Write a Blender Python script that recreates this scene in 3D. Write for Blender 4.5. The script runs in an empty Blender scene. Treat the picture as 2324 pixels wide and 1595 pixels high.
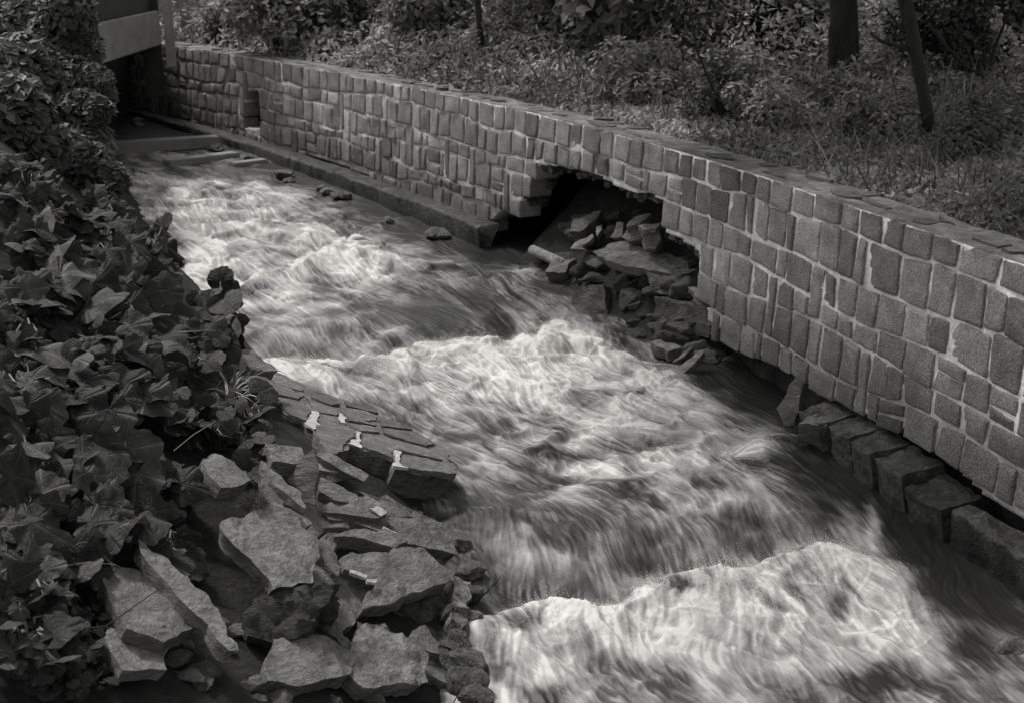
import bpy, bmesh, math, random
import numpy as np
from mathutils import Vector, noise as mn
R = math.radians
sc = bpy.context.scene
COL = sc.collection

# ------------------------------------------------------------------ camera, sky, sun, exposure
CAM_Z, PITCH, FPX, PW, PH = 4.2, R(18.0), 2900.0, 2324.0, 1595.0
cam_d = bpy.data.cameras.new("camera"); cam = bpy.data.objects.new("camera", cam_d); COL.objects.link(cam)
cam.location = (0, 0, CAM_Z); cam.rotation_euler = (R(90) - PITCH, 0, 0)
cam_d.sensor_width = 36.0; cam_d.lens = 36.0 * FPX / PW
cam_d.clip_start = 0.05; cam_d.clip_end = 900
cam_d.dof.use_dof = True; cam_d.dof.focus_distance = 11.5; cam_d.dof.aperture_fstop = 3.2
sc.camera = cam
SUN_AZ, SUN_EL = R(-47), R(57)          # azimuth from +Y (away from the camera) towards -X (left)
w = bpy.data.worlds.new("World"); sc.world = w; w.use_nodes = True
nt = w.node_tree; bg = nt.nodes["Background"]
sky = nt.nodes.new("ShaderNodeTexSky"); sky.sky_type = 'NISHITA'; sky.sun_disc = False
sky.sun_elevation = SUN_EL; sky.sun_rotation = SUN_AZ; sky.air_density = 1.6; sky.dust_density = 4
hs = nt.nodes.new("ShaderNodeHueSaturation"); hs.inputs['Saturation'].default_value = 0.0
nt.links.new(sky.outputs[0], hs.inputs['Color']); nt.links.new(hs.outputs[0], bg.inputs['Color'])
bg.inputs['Strength'].default_value = 0.135
sl = bpy.data.lights.new("sun", 'SUN'); sl.energy = 2.4; sl.angle = R(8); sl.color = (1, 0.985, 0.95)
so = bpy.data.objects.new("sun", sl); COL.objects.link(so)
sdir = Vector((math.sin(SUN_AZ) * math.cos(SUN_EL), math.cos(SUN_AZ) * math.cos(SUN_EL), math.sin(SUN_EL)))
so.rotation_euler = sdir.to_track_quat('Z', 'Y').to_euler(); so.location = sdir * 60
sc.view_settings.view_transform = 'Standard'; sc.view_settings.look = 'None'
sc.view_settings.exposure = 0.12; sc.view_settings.gamma = 1.0
sc.cycles.filter_width = 1.5

# ------------------------------------------------------------------ small maths
CP, SP = math.cos(PITCH), math.sin(PITCH)
def ray(u, v):
    a = (u - PW / 2) / FPX; b = (PH / 2 - v) / FPX
    return np.array([a, CP + b * SP, -SP + b * CP])
C0 = np.array([0, 0, CAM_Z])
def at_z(u, v, z):
    d = ray(u, v); return C0 + d * ((z - CAM_Z) / d[2])
def at_plane(u, v, p, n):
    d = ray(u, v); return C0 + d * (np.dot(p - C0, n) / np.dot(d, n))
def to_px(x, y, z):
    zz = z - CAM_Z; f = y * CP - zz * SP; up = y * SP + zz * CP
    return PW / 2 + FPX * x / f, PH / 2 - FPX * up / f
_tab = np.random.RandomState(7).rand(256, 256)
def vnoise(x, y):
    xi = np.floor(x).astype(int); yi = np.floor(y).astype(int); fx = x - xi; fy = y - yi
    fx = fx * fx * (3 - 2 * fx); fy = fy * fy * (3 - 2 * fy)
    a = _tab[xi % 256, yi % 256]; b = _tab[(xi + 1) % 256, yi % 256]
    c = _tab[xi % 256, (yi + 1) % 256]; d = _tab[(xi + 1) % 256, (yi + 1) % 256]
    return (a * (1 - fx) + b * fx) * (1 - fy) + (c * (1 - fx) + d * fx) * fy
def fbm(x, y, o=4):
    r = 0; t = 0; a = 1.0
    for i in range(o):
        r = r + a * vnoise(x * 2 ** i + 17.3 * i, y * 2 ** i + 5.1 * i); t += a; a *= .5
    return r / t
def sstep(a, b, x):
    t = np.clip((x - a) / (b - a), 0, 1); return t * t * (3 - 2 * t)
def water_plane_z(y): return -0.15 + (y - 7.0) * 0.03
WN = np.array([0, -0.03, 1.0]); WP = np.array([0, 7.0, -0.15])
def at_water(u, v, dz=0.0): return at_plane(u, v, WP + np.array([0, 0, dz]), WN)

# plan line of the wall (top edge of its face) and of the left shore
WALL_TOP = 2.05
TOPPX = [(395,105),(520,120),(640,141),(770,166),(900,190),(1050,220),(1200,250),(1400,300),(1550,346),(1750,400),(2000,486),(2245,580)]
wl = [at_z(u, v, WALL_TOP)[:2] for u, v in TOPPX]
wl = [wl[0] + (wl[0] - wl[2]) * 1.0] + wl
e = wl[-1] - wl[-4]; e /= np.linalg.norm(e); wl.append(wl[-1] + e * 9)
WL = np.array(wl)
for _ in range(2):
    W2 = WL.copy(); W2[1:-1] = WL[1:-1] * .5 + (WL[:-2] + WL[2:]) * .25; WL = W2
WS = np.concatenate([[0], np.cumsum(np.linalg.norm(np.diff(WL, axis=0), axis=1))]); WLEN = WS[-1]
def wall_pt(s):
    return np.stack([np.interp(s, WS, WL[:, 0]), np.interp(s, WS, WL[:, 1])], -1)
def wall_n(s):                       # unit normal towards the stream
    a = wall_pt(np.clip(np.asarray(s) + .25, 0, WLEN)) - wall_pt(np.clip(np.asarray(s) - .25, 0, WLEN))
    a = a / np.linalg.norm(a, axis=-1, keepdims=True)
    return np.stack([a[..., 1], -a[..., 0]], -1)
def line_sd(x, y, L, S):
    best = np.full(x.shape, 1e9); sd = np.zeros(x.shape); ss = np.zeros(x.shape)
    for i in range(len(L) - 1):
        a = L[i]; d = L[i + 1] - a; l = np.linalg.norm(d); d = d / l
        t = (x - a[0]) * d[0] + (y - a[1]) * d[1]
        tc = np.clip(t, -1e9 if i == 0 else 0, 1e9 if i == len(L) - 2 else l)
        px = x - a[0] - tc * d[0]; py = y - a[1] - tc * d[1]; q = px * px + py * py
        side = (x - a[0]) * d[1] - (y - a[1]) * d[0]
        m = q < best; best = np.where(m, q, best); sd = np.where(m, np.sqrt(q) * np.sign(side), sd); ss = np.where(m, S[i] + tc, ss)
    return sd, ss
def wall_sd(x, y): return line_sd(np.asarray(x, float), np.asarray(y, float), WL, WS)   # + = stream side
SHPX = [(300,405),(390,560),(540,710),(640,850),(800,960),(1030,1110),(1045,1300),(1065,1480)]
sh = [at_water(u, v)[:2] for u, v in SHPX]
SH = np.array([sh[0] + (sh[0] - sh[1]) * 3.0] + sh + [sh[-1] + np.array([.9, -6.0])])
SS = np.concatenate([[0], np.cumsum(np.linalg.norm(np.diff(SH, axis=0), axis=1))])
def shore_sd(x, y):
    sd, ss = line_sd(np.asarray(x, float), np.asarray(y, float), SH, SS); return sd, ss  # side sign checked below
_t, _ = shore_sd(np.array([-3.0]), np.array([8.0])); SHSGN = 1.0 if _t[0] > 0 else -1.0
_t, _ = wall_sd(np.array([-3.0]), np.array([12.0])); WSGN = 1.0 if _t[0] > 0 else -1.0
def px_wall(u, v, off=0.0):
    """where the view ray of a photo point meets the wall face: (s, z)"""
    d = ray(u, v); t = np.linspace(2, 45, 4000); sd, s = wall_sd(d[0] * t, d[1] * t)
    sd = sd * WSGN - off
    k = np.argmax(sd < 0)
    return float(s[k]), float(CAM_Z + d[2] * t[k])

def bank_k(y): return 0.52 + 0.42 * sstep(8.5, 13.5, y)
def bank_z(x, y):                    # the left bank
    p = shore_sd(x, y)[0] * SHSGN
    k = bank_k(y)
    pm = 2.9 - 1.2 * sstep(13, 18, y)
    z = water_plane_z(y) - .12 + k * np.minimum(p, pm) + .10 * np.maximum(p - pm, 0)
    return z, p
S_H0 = px_wall(1140, 510)[0]; S_H1 = px_wall(1640, 700)[0]; S_H2 = px_wall(1880, 900)[0]
def ground_z(x, y):
    x = np.asarray(x, float); y = np.asarray(y, float)
    sd, s = wall_sd(x, y); d = sd * WSGN
    zb, p = bank_z(x, y)
    bed = np.full(x.shape, -0.75)
    bed = np.where(p > -.8, np.maximum(bed, zb - .02), bed)
    # rubble mound at the breach
    m = sstep(S_H0 - .3, S_H0 + .9, s) * (1 - sstep(S_H1 - .6, S_H1 + .5, s))
    mound = -.75 + m * (1.55 - .95 * np.clip(d + .5, -1.0, 1.9)) + .1 * (fbm(x * 3, y * 3) - .5)
    bed = np.where(d < 2.0, np.maximum(bed, mound), bed)
    plat = 1.93 + .03 * np.maximum(-d - 1, 0) + .9 * sstep(8, 26, -d) * fbm(x * .1, y * .1)
    plat = plat + .10 * (fbm(x * .8, y * .8) - .5) + .012 * np.maximum(-d - 25, 0)
    r = sstep(-1.7, -2.3, d)
    z = bed * (1 - r) + plat * r
    far = sstep(24, 70, np.hypot(x, y))
    return z + far * 2.0

# ------------------------------------------------------------------ materials
TINT = (1.0, 0.985, 0.945)
def g(v, a=1.0): return (v * TINT[0], v * TINT[1], v * TINT[2], a)
def mat(name, lo, hi, scale=6.0, rough=.85, bump=.3, bscale=40.0, attr=None, fine=None, coords='Object', stretch=(1, 1, 1), spec=.3, transl=0.0, contrast=(.3, .7), bdist=.02):
    m = bpy.data.materials.new(name); m.use_nodes = True; t = m.node_tree; N = t.nodes; L = t.links
    b = N["Principled BSDF"]; b.inputs['Roughness'].default_value = rough
    b.inputs['Specular IOR Level'].default_value = spec
    tc = N.new("ShaderNodeTexCoord"); mp = N.new("ShaderNodeMapping"); mp.inputs['Scale'].default_value = stretch
    L.new(tc.outputs[coords], mp.inputs[0])
    n1 = N.new("ShaderNodeTexNoise"); n1.inputs['Scale'].default_value = scale; n1.inputs['Detail'].default_value = 6; n1.inputs['Roughness'].default_value = .62
    L.new(mp.outputs[0], n1.inputs['Vector'])
    cr = N.new("ShaderNodeValToRGB"); cr.color_ramp.elements[0].position = contrast[0]; cr.color_ramp.elements[1].position = contrast[1]
    cr.color_ramp.elements[0].color = g(lo); cr.color_ramp.elements[1].color = g(hi)
    L.new(n1.outputs['Fac'], cr.inputs[0]); out = cr.outputs[0]
    n2 = N.new("ShaderNodeTexNoise"); n2.inputs['Scale'].default_value = bscale; n2.inputs['Detail'].default_value = 5; n2.inputs['Roughness'].default_value = .7
    L.new(mp.outputs[0], n2.inputs['Vector'])
    if fine:
        mx = N.new("ShaderNodeMix"); mx.data_type = 'RGBA'; mx.blend_type = 'MULTIPLY'; mx.inputs[0].default_value = 1
        r2 = N.new("ShaderNodeMapRange"); r2.inputs['From Min'].default_value = .3; r2.inputs['From Max'].default_value = .7
        r2.inputs['To Min'].default_value = 1 - fine; r2.inputs['To Max'].default_value = 1 + fine
        L.new(n2.outputs['Fac'], r2.inputs[0]); L.new(out, mx.inputs[6]); L.new(r2.outputs[0], mx.inputs[7]); out = mx.outputs[2]
    if attr:
        at = N.new("ShaderNodeAttribute"); at.attribute_name = attr
        mx = N.new("ShaderNodeMix"); mx.data_type = 'RGBA'; mx.blend_type = 'MULTIPLY'; mx.inputs[0].default_value = 1
        L.new(out, mx.inputs[6]); L.new(at.outputs['Fac'], mx.inputs[7]); out = mx.outputs[2]
    L.new(out, b.inputs['Base Color'])
    if bump:
        bp = N.new("ShaderNodeBump"); bp.inputs['Strength'].default_value = bump; bp.inputs['Distance'].default_value = bdist
        L.new(n2.outputs['Fac'], bp.inputs['Height']); L.new(bp.outputs[0], b.inputs['Normal'])
    if transl:
        tr = N.new("ShaderNodeBsdfTranslucent"); ms = N.new("ShaderNodeMixShader"); ms.inputs[0].default_value = transl
        L.new(out, tr.inputs['Color']); L.new(b.outputs[0], ms.inputs[1]); L.new(tr.outputs[0], ms.inputs[2])
        L.new(ms.outputs[0], N["Material Output"].inputs['Surface'])
    return m
M = {}
M['granite'] = mat('granite', .22, .38, scale=6, rough=.9, bump=.9, bscale=60, attr='tone', fine=.6, bdist=.03)
M['mortar'] = mat('mortar', .42, .75, scale=4, rough=.95, bump=.5, bscale=30, attr='tone', fine=.2, bdist=.03)
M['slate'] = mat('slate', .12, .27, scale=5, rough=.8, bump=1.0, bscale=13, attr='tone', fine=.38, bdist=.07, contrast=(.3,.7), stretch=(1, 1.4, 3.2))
M['wet'] = mat('wet_stone', .04, .17, scale=7, rough=.55, bump=1.0, bscale=26, attr='tone', fine=.6, bdist=.06, contrast=(.32,.62))
M['concrete'] = mat('concrete', .2, .3, scale=3, rough=.9, bump=.2, bscale=20)
M['darkmetal'] = mat('dark_metal', .03, .06, scale=4, rough=.6)
M['soil'] = mat('soil', .010, .032, scale=3, rough=1, bump=.8, bscale=18, fine=.4, bdist=.05)
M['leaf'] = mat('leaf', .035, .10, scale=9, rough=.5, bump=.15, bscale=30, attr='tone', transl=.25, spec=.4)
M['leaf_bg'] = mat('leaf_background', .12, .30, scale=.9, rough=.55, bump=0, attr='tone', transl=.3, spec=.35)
def veins(m):
    t = m.node_tree; N = t.nodes; L = t.links; b = N["Principled BSDF"]
    def mth(op, a, b_=None):
        n = N.new("ShaderNodeMath"); n.operation = op
        for i, x in enumerate((a, b_)):
            if x is None: continue
            if isinstance(x, (int, float)): n.inputs[i].default_value = x
            else: L.new(x, n.inputs[i])
        return n.outputs[0]
    a = N.new("ShaderNodeAttribute"); a.attribute_name = 'ang'; r_ = N.new("ShaderNodeAttribute"); r_.attribute_name = 'rad'
    c = mth('ABSOLUTE', mth('COSINE', mth('MULTIPLY', a.outputs['Fac'], 2.5))); main = mth('POWER', c, 60.0)
    s2 = mth('ABSOLUTE', mth('SINE', mth('ADD', mth('MULTIPLY', r_.outputs['Fac'], 13.0), mth('MULTIPLY', mth('ABSOLUTE', mth('SINE', mth('MULTIPLY', a.outputs['Fac'], 2.5))), -5.0))))
    sec = mth('MULTIPLY', mth('POWER', s2, 9.0), .22); v = mth('MULTIPLY', mth('MAXIMUM', main, sec), mth('GREATER_THAN', r_.outputs['Fac'], .01))
    src = b.inputs['Base Color'].links[0].from_socket; mx = N.new("ShaderNodeMix"); mx.data_type = 'RGBA'; mx.blend_type = 'MULTIPLY'; mx.inputs[0].default_value = 1
    L.new(src, mx.inputs[6]); L.new(mth('ADD', mth('MULTIPLY', v, .9), .9), mx.inputs[7]); L.new(mx.outputs[2], b.inputs['Base Color'])
    bp = N.new("ShaderNodeBump"); bp.inputs['Strength'].default_value = .8; bp.inputs['Distance'].default_value = .012; bp.invert = True
    L.new(v, bp.inputs['Height']); L.new(b.inputs['Normal'].links[0].from_socket, bp.inputs['Normal']); L.new(bp.outputs[0], b.inputs['Normal'])
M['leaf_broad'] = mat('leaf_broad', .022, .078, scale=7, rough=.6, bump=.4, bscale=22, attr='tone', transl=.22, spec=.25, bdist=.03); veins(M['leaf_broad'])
M['stem'] = mat('stem', .12, .24, scale=20, rough=.6, bump=.1)
M['bark'] = mat('bark', .02, .05, scale=8, rough=.95, bump=.9, bscale=14, stretch=(1, 1, .25), bdist=.05)
M['bark_pale'] = mat('bark_pale', .14, .24, scale=8, rough=.9, bump=.5, bscale=14, stretch=(1, 1, .25))
M['grass'] = mat('grass', .1, .2, scale=3, rough=.7, bump=0, attr='tone', transl=.2)

# ------------------------------------------------------------------ object helpers
def tag(o, label=None, cat=None, group=None, kind=None):
    if label: o['label'] = label
    if cat: o['category'] = cat
    if group: o['group'] = group
    if kind: o['kind'] = kind
    return o
def empty(name, loc, label, cat, group=None):
    o = bpy.data.objects.new(name, None); COL.objects.link(o); o.location = loc; o.empty_display_size = .2
    return tag(o, label, cat, group)
def mesh_np(name, V, F, m, parent=None, tone=None, smooth=True, attrs=None):
    """V world coordinates; F (n,4) or (n,3) array or list of lists"""
    me = bpy.data.meshes.new(name); V = np.asarray(V, float)
    base = np.zeros(3)
    if parent is not None: base = np.array(parent.location)
    else: base = np.array([V[:, 0].mean(), V[:, 1].mean(), V[:, 2].min()])
    V = V - base
    if isinstance(F, np.ndarray):
        k = F.shape[1]; me.vertices.add(len(V)); me.vertices.foreach_set('co', V.ravel().astype(np.float32))
        me.loops.add(F.size); me.loops.foreach_set('vertex_index', F.ravel().astype(np.int32))
        me.polygons.add(len(F)); me.polygons.foreach_set('loop_start', (np.arange(len(F)) * k).astype(np.int32))
        me.update(calc_edges=True)
    else: me.from_pydata(V.tolist(), [], F); me.update()
    if smooth is not None: me.polygons.foreach_set('use_smooth', np.full(len(me.polygons), smooth, bool))
    if tone is None: tone = np.ones(len(V))
    a = me.attributes.new('tone', 'FLOAT', 'POINT'); a.data.foreach_set('value', np.asarray(tone, np.float32))
    for k_, v_ in (attrs or {}).items():
        a = me.attributes.new(k_, 'FLOAT', 'POINT'); a.data.foreach_set('value', np.asarray(v_, np.float32))
    me.materials.append(m)
    o = bpy.data.objects.new(name, me); COL.objects.link(o)
    if parent is not None: o.parent = parent
    else: o.location = base
    return o
class MB:                                # joins shapes into ONE mesh
    def __init__(s): s.V = []; s.F = []; s.T = []; s.A = []; s.n = 0
    def add(s, V, F, tone=1.0, A=None):
        V = np.asarray(V, float); s.A.append(np.zeros((len(V), 2)) if A is None else A); s.V.append(V); s.F += [[i + s.n for i in f] for f in F]
        s.T.append(np.broadcast_to(np.asarray(tone, float), (len(V),))); s.n += len(V)
    def build(s, name, m, parent=None, smooth=True):
        A = np.concatenate(s.A); return mesh_np(name, np.concatenate(s.V), s.F, m, parent, np.concatenate(s.T), smooth, {'rad': A[:, 0], 'ang': A[:, 1]} if A.any() else None)
    def tube(s, pts, rads, k=7, tone=1.0):
        pts = [np.asarray(p, float) for p in pts]; V = []; F = []
        for i, p in enumerate(pts):
            d = pts[min(i + 1, len(pts) - 1)] - pts[max(i - 1, 0)]; d = d / (np.linalg.norm(d) + 1e-9)
            a = np.cross(d, [0.3, .2, 1.0] if abs(d[2]) < .9 else [1.0, 0, 0]); a /= np.linalg.norm(a); b = np.cross(d, a)
            for j in range(k):
                t = 2 * math.pi * j / k; V.append(p + rads[i] * (a * math.cos(t) + b * math.sin(t)))
        for i in range(len(pts) - 1):
            for j in range(k): F.append([i * k + j, i * k + (j + 1) % k, (i + 1) * k + (j + 1) % k, (i + 1) * k + j])
        F.append(list(range(k))[::-1]); F.append([(len(pts) - 1) * k + j for j in range(k)])
        s.add(V, F, tone)
def rock_mesh(name, pts_top, nrm, thick, m, parent=None, tone=1.0, rough=.012, seg=.05, taper=.0, seed=0, strata=.0, bulge=.0):
    """an angular stone: outline pts_top (3-D, coplanar), extruded against nrm, broken up and roughened"""
    rnd = random.Random(seed); bm = bmesh.new(); nrm = Vector(nrm).normalized()
    P = [Vector(p) for p in pts_top]; c = sum(P, Vector()) / len(P)
    # jitter outline with extra ragged points
    Q = []
    for i, p in enumerate(P):
        q = P[(i + 1) % len(P)]; Q.append(p); L = (q - p).length; k = int(L / .09)
        side = (q - p).cross(nrm).normalized()
        for j in range(1, k + 1):
            Q.append(p.lerp(q, j / (k + 1)) + side * rnd.uniform(-1, 1) * min(.022, L * .07))
    top = [bm.verts.new(q) for q in Q]
    f = bm.faces.new(top); bm.normal_update()
    if f.normal.dot(nrm) < 0: f.normal_flip()
    nlay = max(1, int(thick / .035)); prev = top
    lay_ = [strata * rnd.uniform(-1, .6) for _ in range(nlay)]
    order = list(f.verts)
    prev = order; 
    for k in range(1, nlay + 1):
        ring = []
        for vtx in order:
            i = order.index(vtx)
            sft = (vtx.co - c); sft -= nrm * sft.dot(nrm)
            jj = strata * rnd.uniform(-1, 1) if strata else 0
            ring.append(bm.verts.new(vtx.co - nrm * thick * k / nlay + sft * (-taper * k / nlay + jj * .6 + lay_[k - 1])))
        n = len(order)
        for i in range(n):
            bm.faces.new([prev[i], ring[i], ring[(i + 1) % n], prev[(i + 1) % n]])
        prev = ring
    bm.faces.new(prev[::-1])
    bmesh.ops.triangulate(bm, faces=[x for x in bm.faces if len(x.verts) > 4])
    for _ in range(3):
        ed = [x for x in bm.edges if x.calc_length() > seg * 1.7]
        if not ed: break
        bmesh.ops.subdivide_edges(bm, edges=ed, cuts=1)
        bmesh.ops.triangulate(bm, faces=[x for x in bm.faces if len(x.verts) > 4])
    bm.normal_update()
    off = Vector((rnd.uniform(0, 99), rnd.uniform(0, 99), rnd.uniform(0, 99)))
    mv = []
    for v in bm.verts:
        q = v.co * 6 + off; n = v.normal
        d = mn.noise(q) * 1.1 + mn.noise(q * 2.7) * .6 + mn.noise(q * 6) * .35
        # flat facets: quantised noise for chipped look
        d += 1.5 * (round(mn.noise(q * .9) * 4) / 4) + .9 * (round(mn.noise(q * 2.1 + Vector((5, 5, 5))) * 3) / 3)
        mv.append(n * (rough * d))
    for v, dd in zip(bm.verts, mv):
        if bulge:
            r = (v.co - c); dd = dd + nrm * (bulge * max(0, 1 - r.length / .6))
        v.co += dd
    bm.normal_update()
    for fa in bm.faces: fa.smooth = True
    for ed in bm.edges:
        if len(ed.link_faces) == 2 and ed.calc_face_angle(0) > .62: ed.smooth = False
    V = np.array([v.co[:] for v in bm.verts]); bm.verts.index_update()
    o = mesh_np(name, V, [[v.index for v in fa.verts] for fa in bm.faces], m, parent, np.full(len(V), tone), None)
    me = o.data; bm.edges.ensure_lookup_table()
    me.polygons.foreach_set('use_smooth', np.ones(len(me.polygons), bool))
    sharp = {tuple(sorted((ed.verts[0].index, ed.verts[1].index))) for ed in bm.edges if not ed.smooth}
    at = me.attributes.new('sharp_edge', 'BOOLEAN', 'EDGE')
    at.data.foreach_set('value', np.array([tuple(sorted(e_.vertices)) in sharp for e_ in me.edges], bool))
    bm.free(); return o
def in_poly(x, y, P):
    x = np.asarray(x, float); y = np.asarray(y, float); r = np.zeros(x.shape, bool); j = len(P) - 1
    for i in range(len(P)):
        xi, yi = P[i]; xj, yj = P[j]
        c = ((yi > y) != (yj > y)) & (x < (xj - xi) * (y - yi) / ((yj - yi) + 1e-12) + xi); r ^= c; j = i
    return r

# ------------------------------------------------------------------ ground: one sheet
def axis(a0, a1, b0, b1, step, n_out):
    mid = np.arange(a0, a1, step); lo = a0 - (a0 - b0) * np.linspace(0, 1, n_out)[::-1][:-1] ** 2.2; hi = a1 + (b1 - a1) * np.linspace(0, 1, n_out) ** 2.2
    return np.concatenate([lo, mid, hi])
gx = axis(-11, 9, -260, 260, .09, 40); gy = axis(2, 31, -120, 420, .09, 40)
X, Y = np.meshgrid(gx, gy); Z = ground_z(X, Y) + .05 * (fbm(X * 2.2, Y * 2.2) - .5) + .05 * (fbm(X * 7, Y * 7) - .5)
ni, nj = X.shape; idx = np.arange(ni * nj).reshape(ni, nj)
F = np.stack([idx[:-1, :-1], idx[:-1, 1:], idx[1:, 1:], idx[1:, :-1]], -1).reshape(-1, 4)
o = mesh_np('ground', np.stack([X, Y, Z], -1).reshape(-1, 3), F, M['soil']); tag(o, kind='structure')

# soil shelf behind the wall (roof of the breach)
ss_ = np.arange(.0, WLEN, .2); ds_ = np.array([-.38, -.8, -1.3, -1.9, -2.7])
V = []; 
for k in (0, 1):
    for d in ds_:
        p = wall_pt(ss_) + wall_n(ss_) * WSGN * 0 + wall_n(ss_) * (d if (wall_sd(*(wall_pt(np.array([5.0])) + wall_n(np.array([5.0])) * .5)[0])[0] * WSGN) > 0 else -d)
        z = 1.95 + .08 * (fbm(p[:, 0] * 2, p[:, 1] * 2) - .5) - .02 * (d + .38) if k == 0 else np.full(len(ss_), 1.35) + .25 * (fbm(p[:, 0] * 3, p[:, 1] * 3) - .5)
        V.append(np.column_stack([p, z]))
n_ = len(ss_); V = np.concatenate(V); F = []
for k in (0, 1):
    for r in range(4):
        for i in range(n_ - 1):
            a = (k * 5 + r) * n_ + i; q = [a, a + 1, a + n_ + 1, a + n_]; F.append(q if k else q[::-1])
for r in (0, 4):
    for i in range(n_ - 1): a = r * n_ + i; F.append([a, a + 1, a + 1 + 5 * n_, a + 5 * n_])
o = mesh_np('verge_soil', V, np.array(F), M['soil']); tag(o, kind='structure')
NS = 1.0 if (wall_sd(*(wall_pt(np.array([5.0])) + wall_n(np.array([5.0])) * .5)[0])[0] * WSGN) > 0 else -1.0
def wpt(s, z, d):                    # point on the wall: along, height, distance out towards the stream (slight batter)
    p = wall_pt(s) + wall_n(s) * (NS * (np.asarray(d) + .04 * (WALL_TOP - np.asarray(z))))[..., None]
    return np.concatenate([p, np.asarray(z)[..., None] * np.ones(p.shape[:-1] + (1,))], -1)

# ------------------------------------------------------------------ stone wall
# lower edge of the sound masonry, traced along its foot and round the breach, as (s, z)
FOOTPX = [(395,262),(500,302),(640,345),(748,371),(845,407),(974,458),(1071,494),(1128,507),
          (1150,486),(1196,466),(1194,432),(1212,420),(1216,384),(1262,386),(1330,398),(1365,412),(1400,432),(1440,450),(1475,447),(1512,470),
          (1514,538),(1560,560),(1592,582),(1590,640),(1636,690),(1612,692),(1612,735),(1672,772),(1700,792),(1760,832),(1800,852),(1840,872),(1868,905),
          (1949,935),(2079,994),(2158,1048),(2215,1100),(2244,1130)]
foot = [px_wall(u, v) for u, v in FOOTPX]
foot = [(-.1, foot[0][1] - .1)] + foot + [(WLEN + .1, foot[-1][1] - .1)]
FACE = foot + [(WLEN + .1, WALL_TOP + .1), (-.1, WALL_TOP + .1)]
NICHE = [px_wall(u, v) for u, v in [(562,222),(572,212),(590,216),(592,250),(600,292),(556,288),(560,250)]]
def inside(s, z): return in_poly(s, z, FACE) & ~in_poly(s, z, NICHE)
wall = empty('stone_wall', tuple(wpt(np.array(WLEN * .45), np.array(0.3), np.array(0.0))), 'long grey retaining wall of squared rubble in pale mortar, breached at its foot', 'wall')
rnd = random.Random(11)
ROWS = 7; zlo, zhi = 0.02, WALL_TOP
def row_line(k, s):                  # wavy, stepped bed joints
    z = zlo + (zhi - zlo) * k / ROWS
    if k == ROWS: return WALL_TOP + .0 * s
    return z + .07 * (vnoise(np.asarray(s) * .55 + 31 * k, np.asarray(s) * 0 + k) - .5) * 2 + .03 * (vnoise(np.asarray(s) * 2.1 + 9 * k, np.asarray(s) * 0 + k) - .5) * 2
cells = []                           # each: 4 corners (s,z): bl, br, tr, tl
used = [[] for _ in range(ROWS)]
for k in range(ROWS - 1, -1, -1):
    s = -.1
    while s < WLEN:
        top = k == ROWS - 1
        wd = rnd.uniform(.24, .46) if top else rnd.choice([rnd.uniform(.14, .24), rnd.uniform(.2, .33), rnd.uniform(.22, .36), rnd.uniform(.24, .42), rnd.uniform(.28, .46), rnd.uniform(.3, .5)])
        s1 = s + wd
        blk = [(a, b) for a, b in used[k] if a < s1 - .02 and b > s + .02]
        if blk:
            if s + .09 < blk[0][0]: s1 = blk[0][0]
            else: s = blk[0][1]; continue
        wd = s1 - s; kb = k
        if k > 0 and not top and wd < .24 and wd > .15 and rnd.random() < .2: kb = k - 1; used[kb].append((s, s1))   # tall through-stone
        j = rnd.uniform(-.03, .03)
        zb0, zb1 = float(row_line(kb, s)), float(row_line(kb, s1)); zt0, zt1 = float(row_line(k + 1, s)), float(row_line(k + 1, s1))
        q = [(s, zb0), (s1, zb1), (s1 + j * .5, zt1), (s + j * .5, zt0)]
        if wd > .3 and not top and kb == k and rnd.random() < .12:        # split in two thin stones
            f = rnd.uniform(.38, .62); ml = (q[0][0] * (1 - f) + q[3][0] * f, q[0][1] * (1 - f) + q[3][1] * f); mr = (q[1][0] * (1 - f) + q[2][0] * f, q[1][1] * (1 - f) + q[2][1] * f)
            cells += [[q[0], q[1], mr, ml], [ml, mr, q[2], q[3]]]
        else: cells.append(q)
        s = s1
    for kk in range(ROWS): used[kk].sort()
h_0 = lambda q: q[3, 1] - q[0, 1]
GU = np.array([0, .0, .03, .12, .36, .64, .88, .97, 1.0, 1.0]); nG = len(GU)
st = MB(); DEEP = .30
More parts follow.
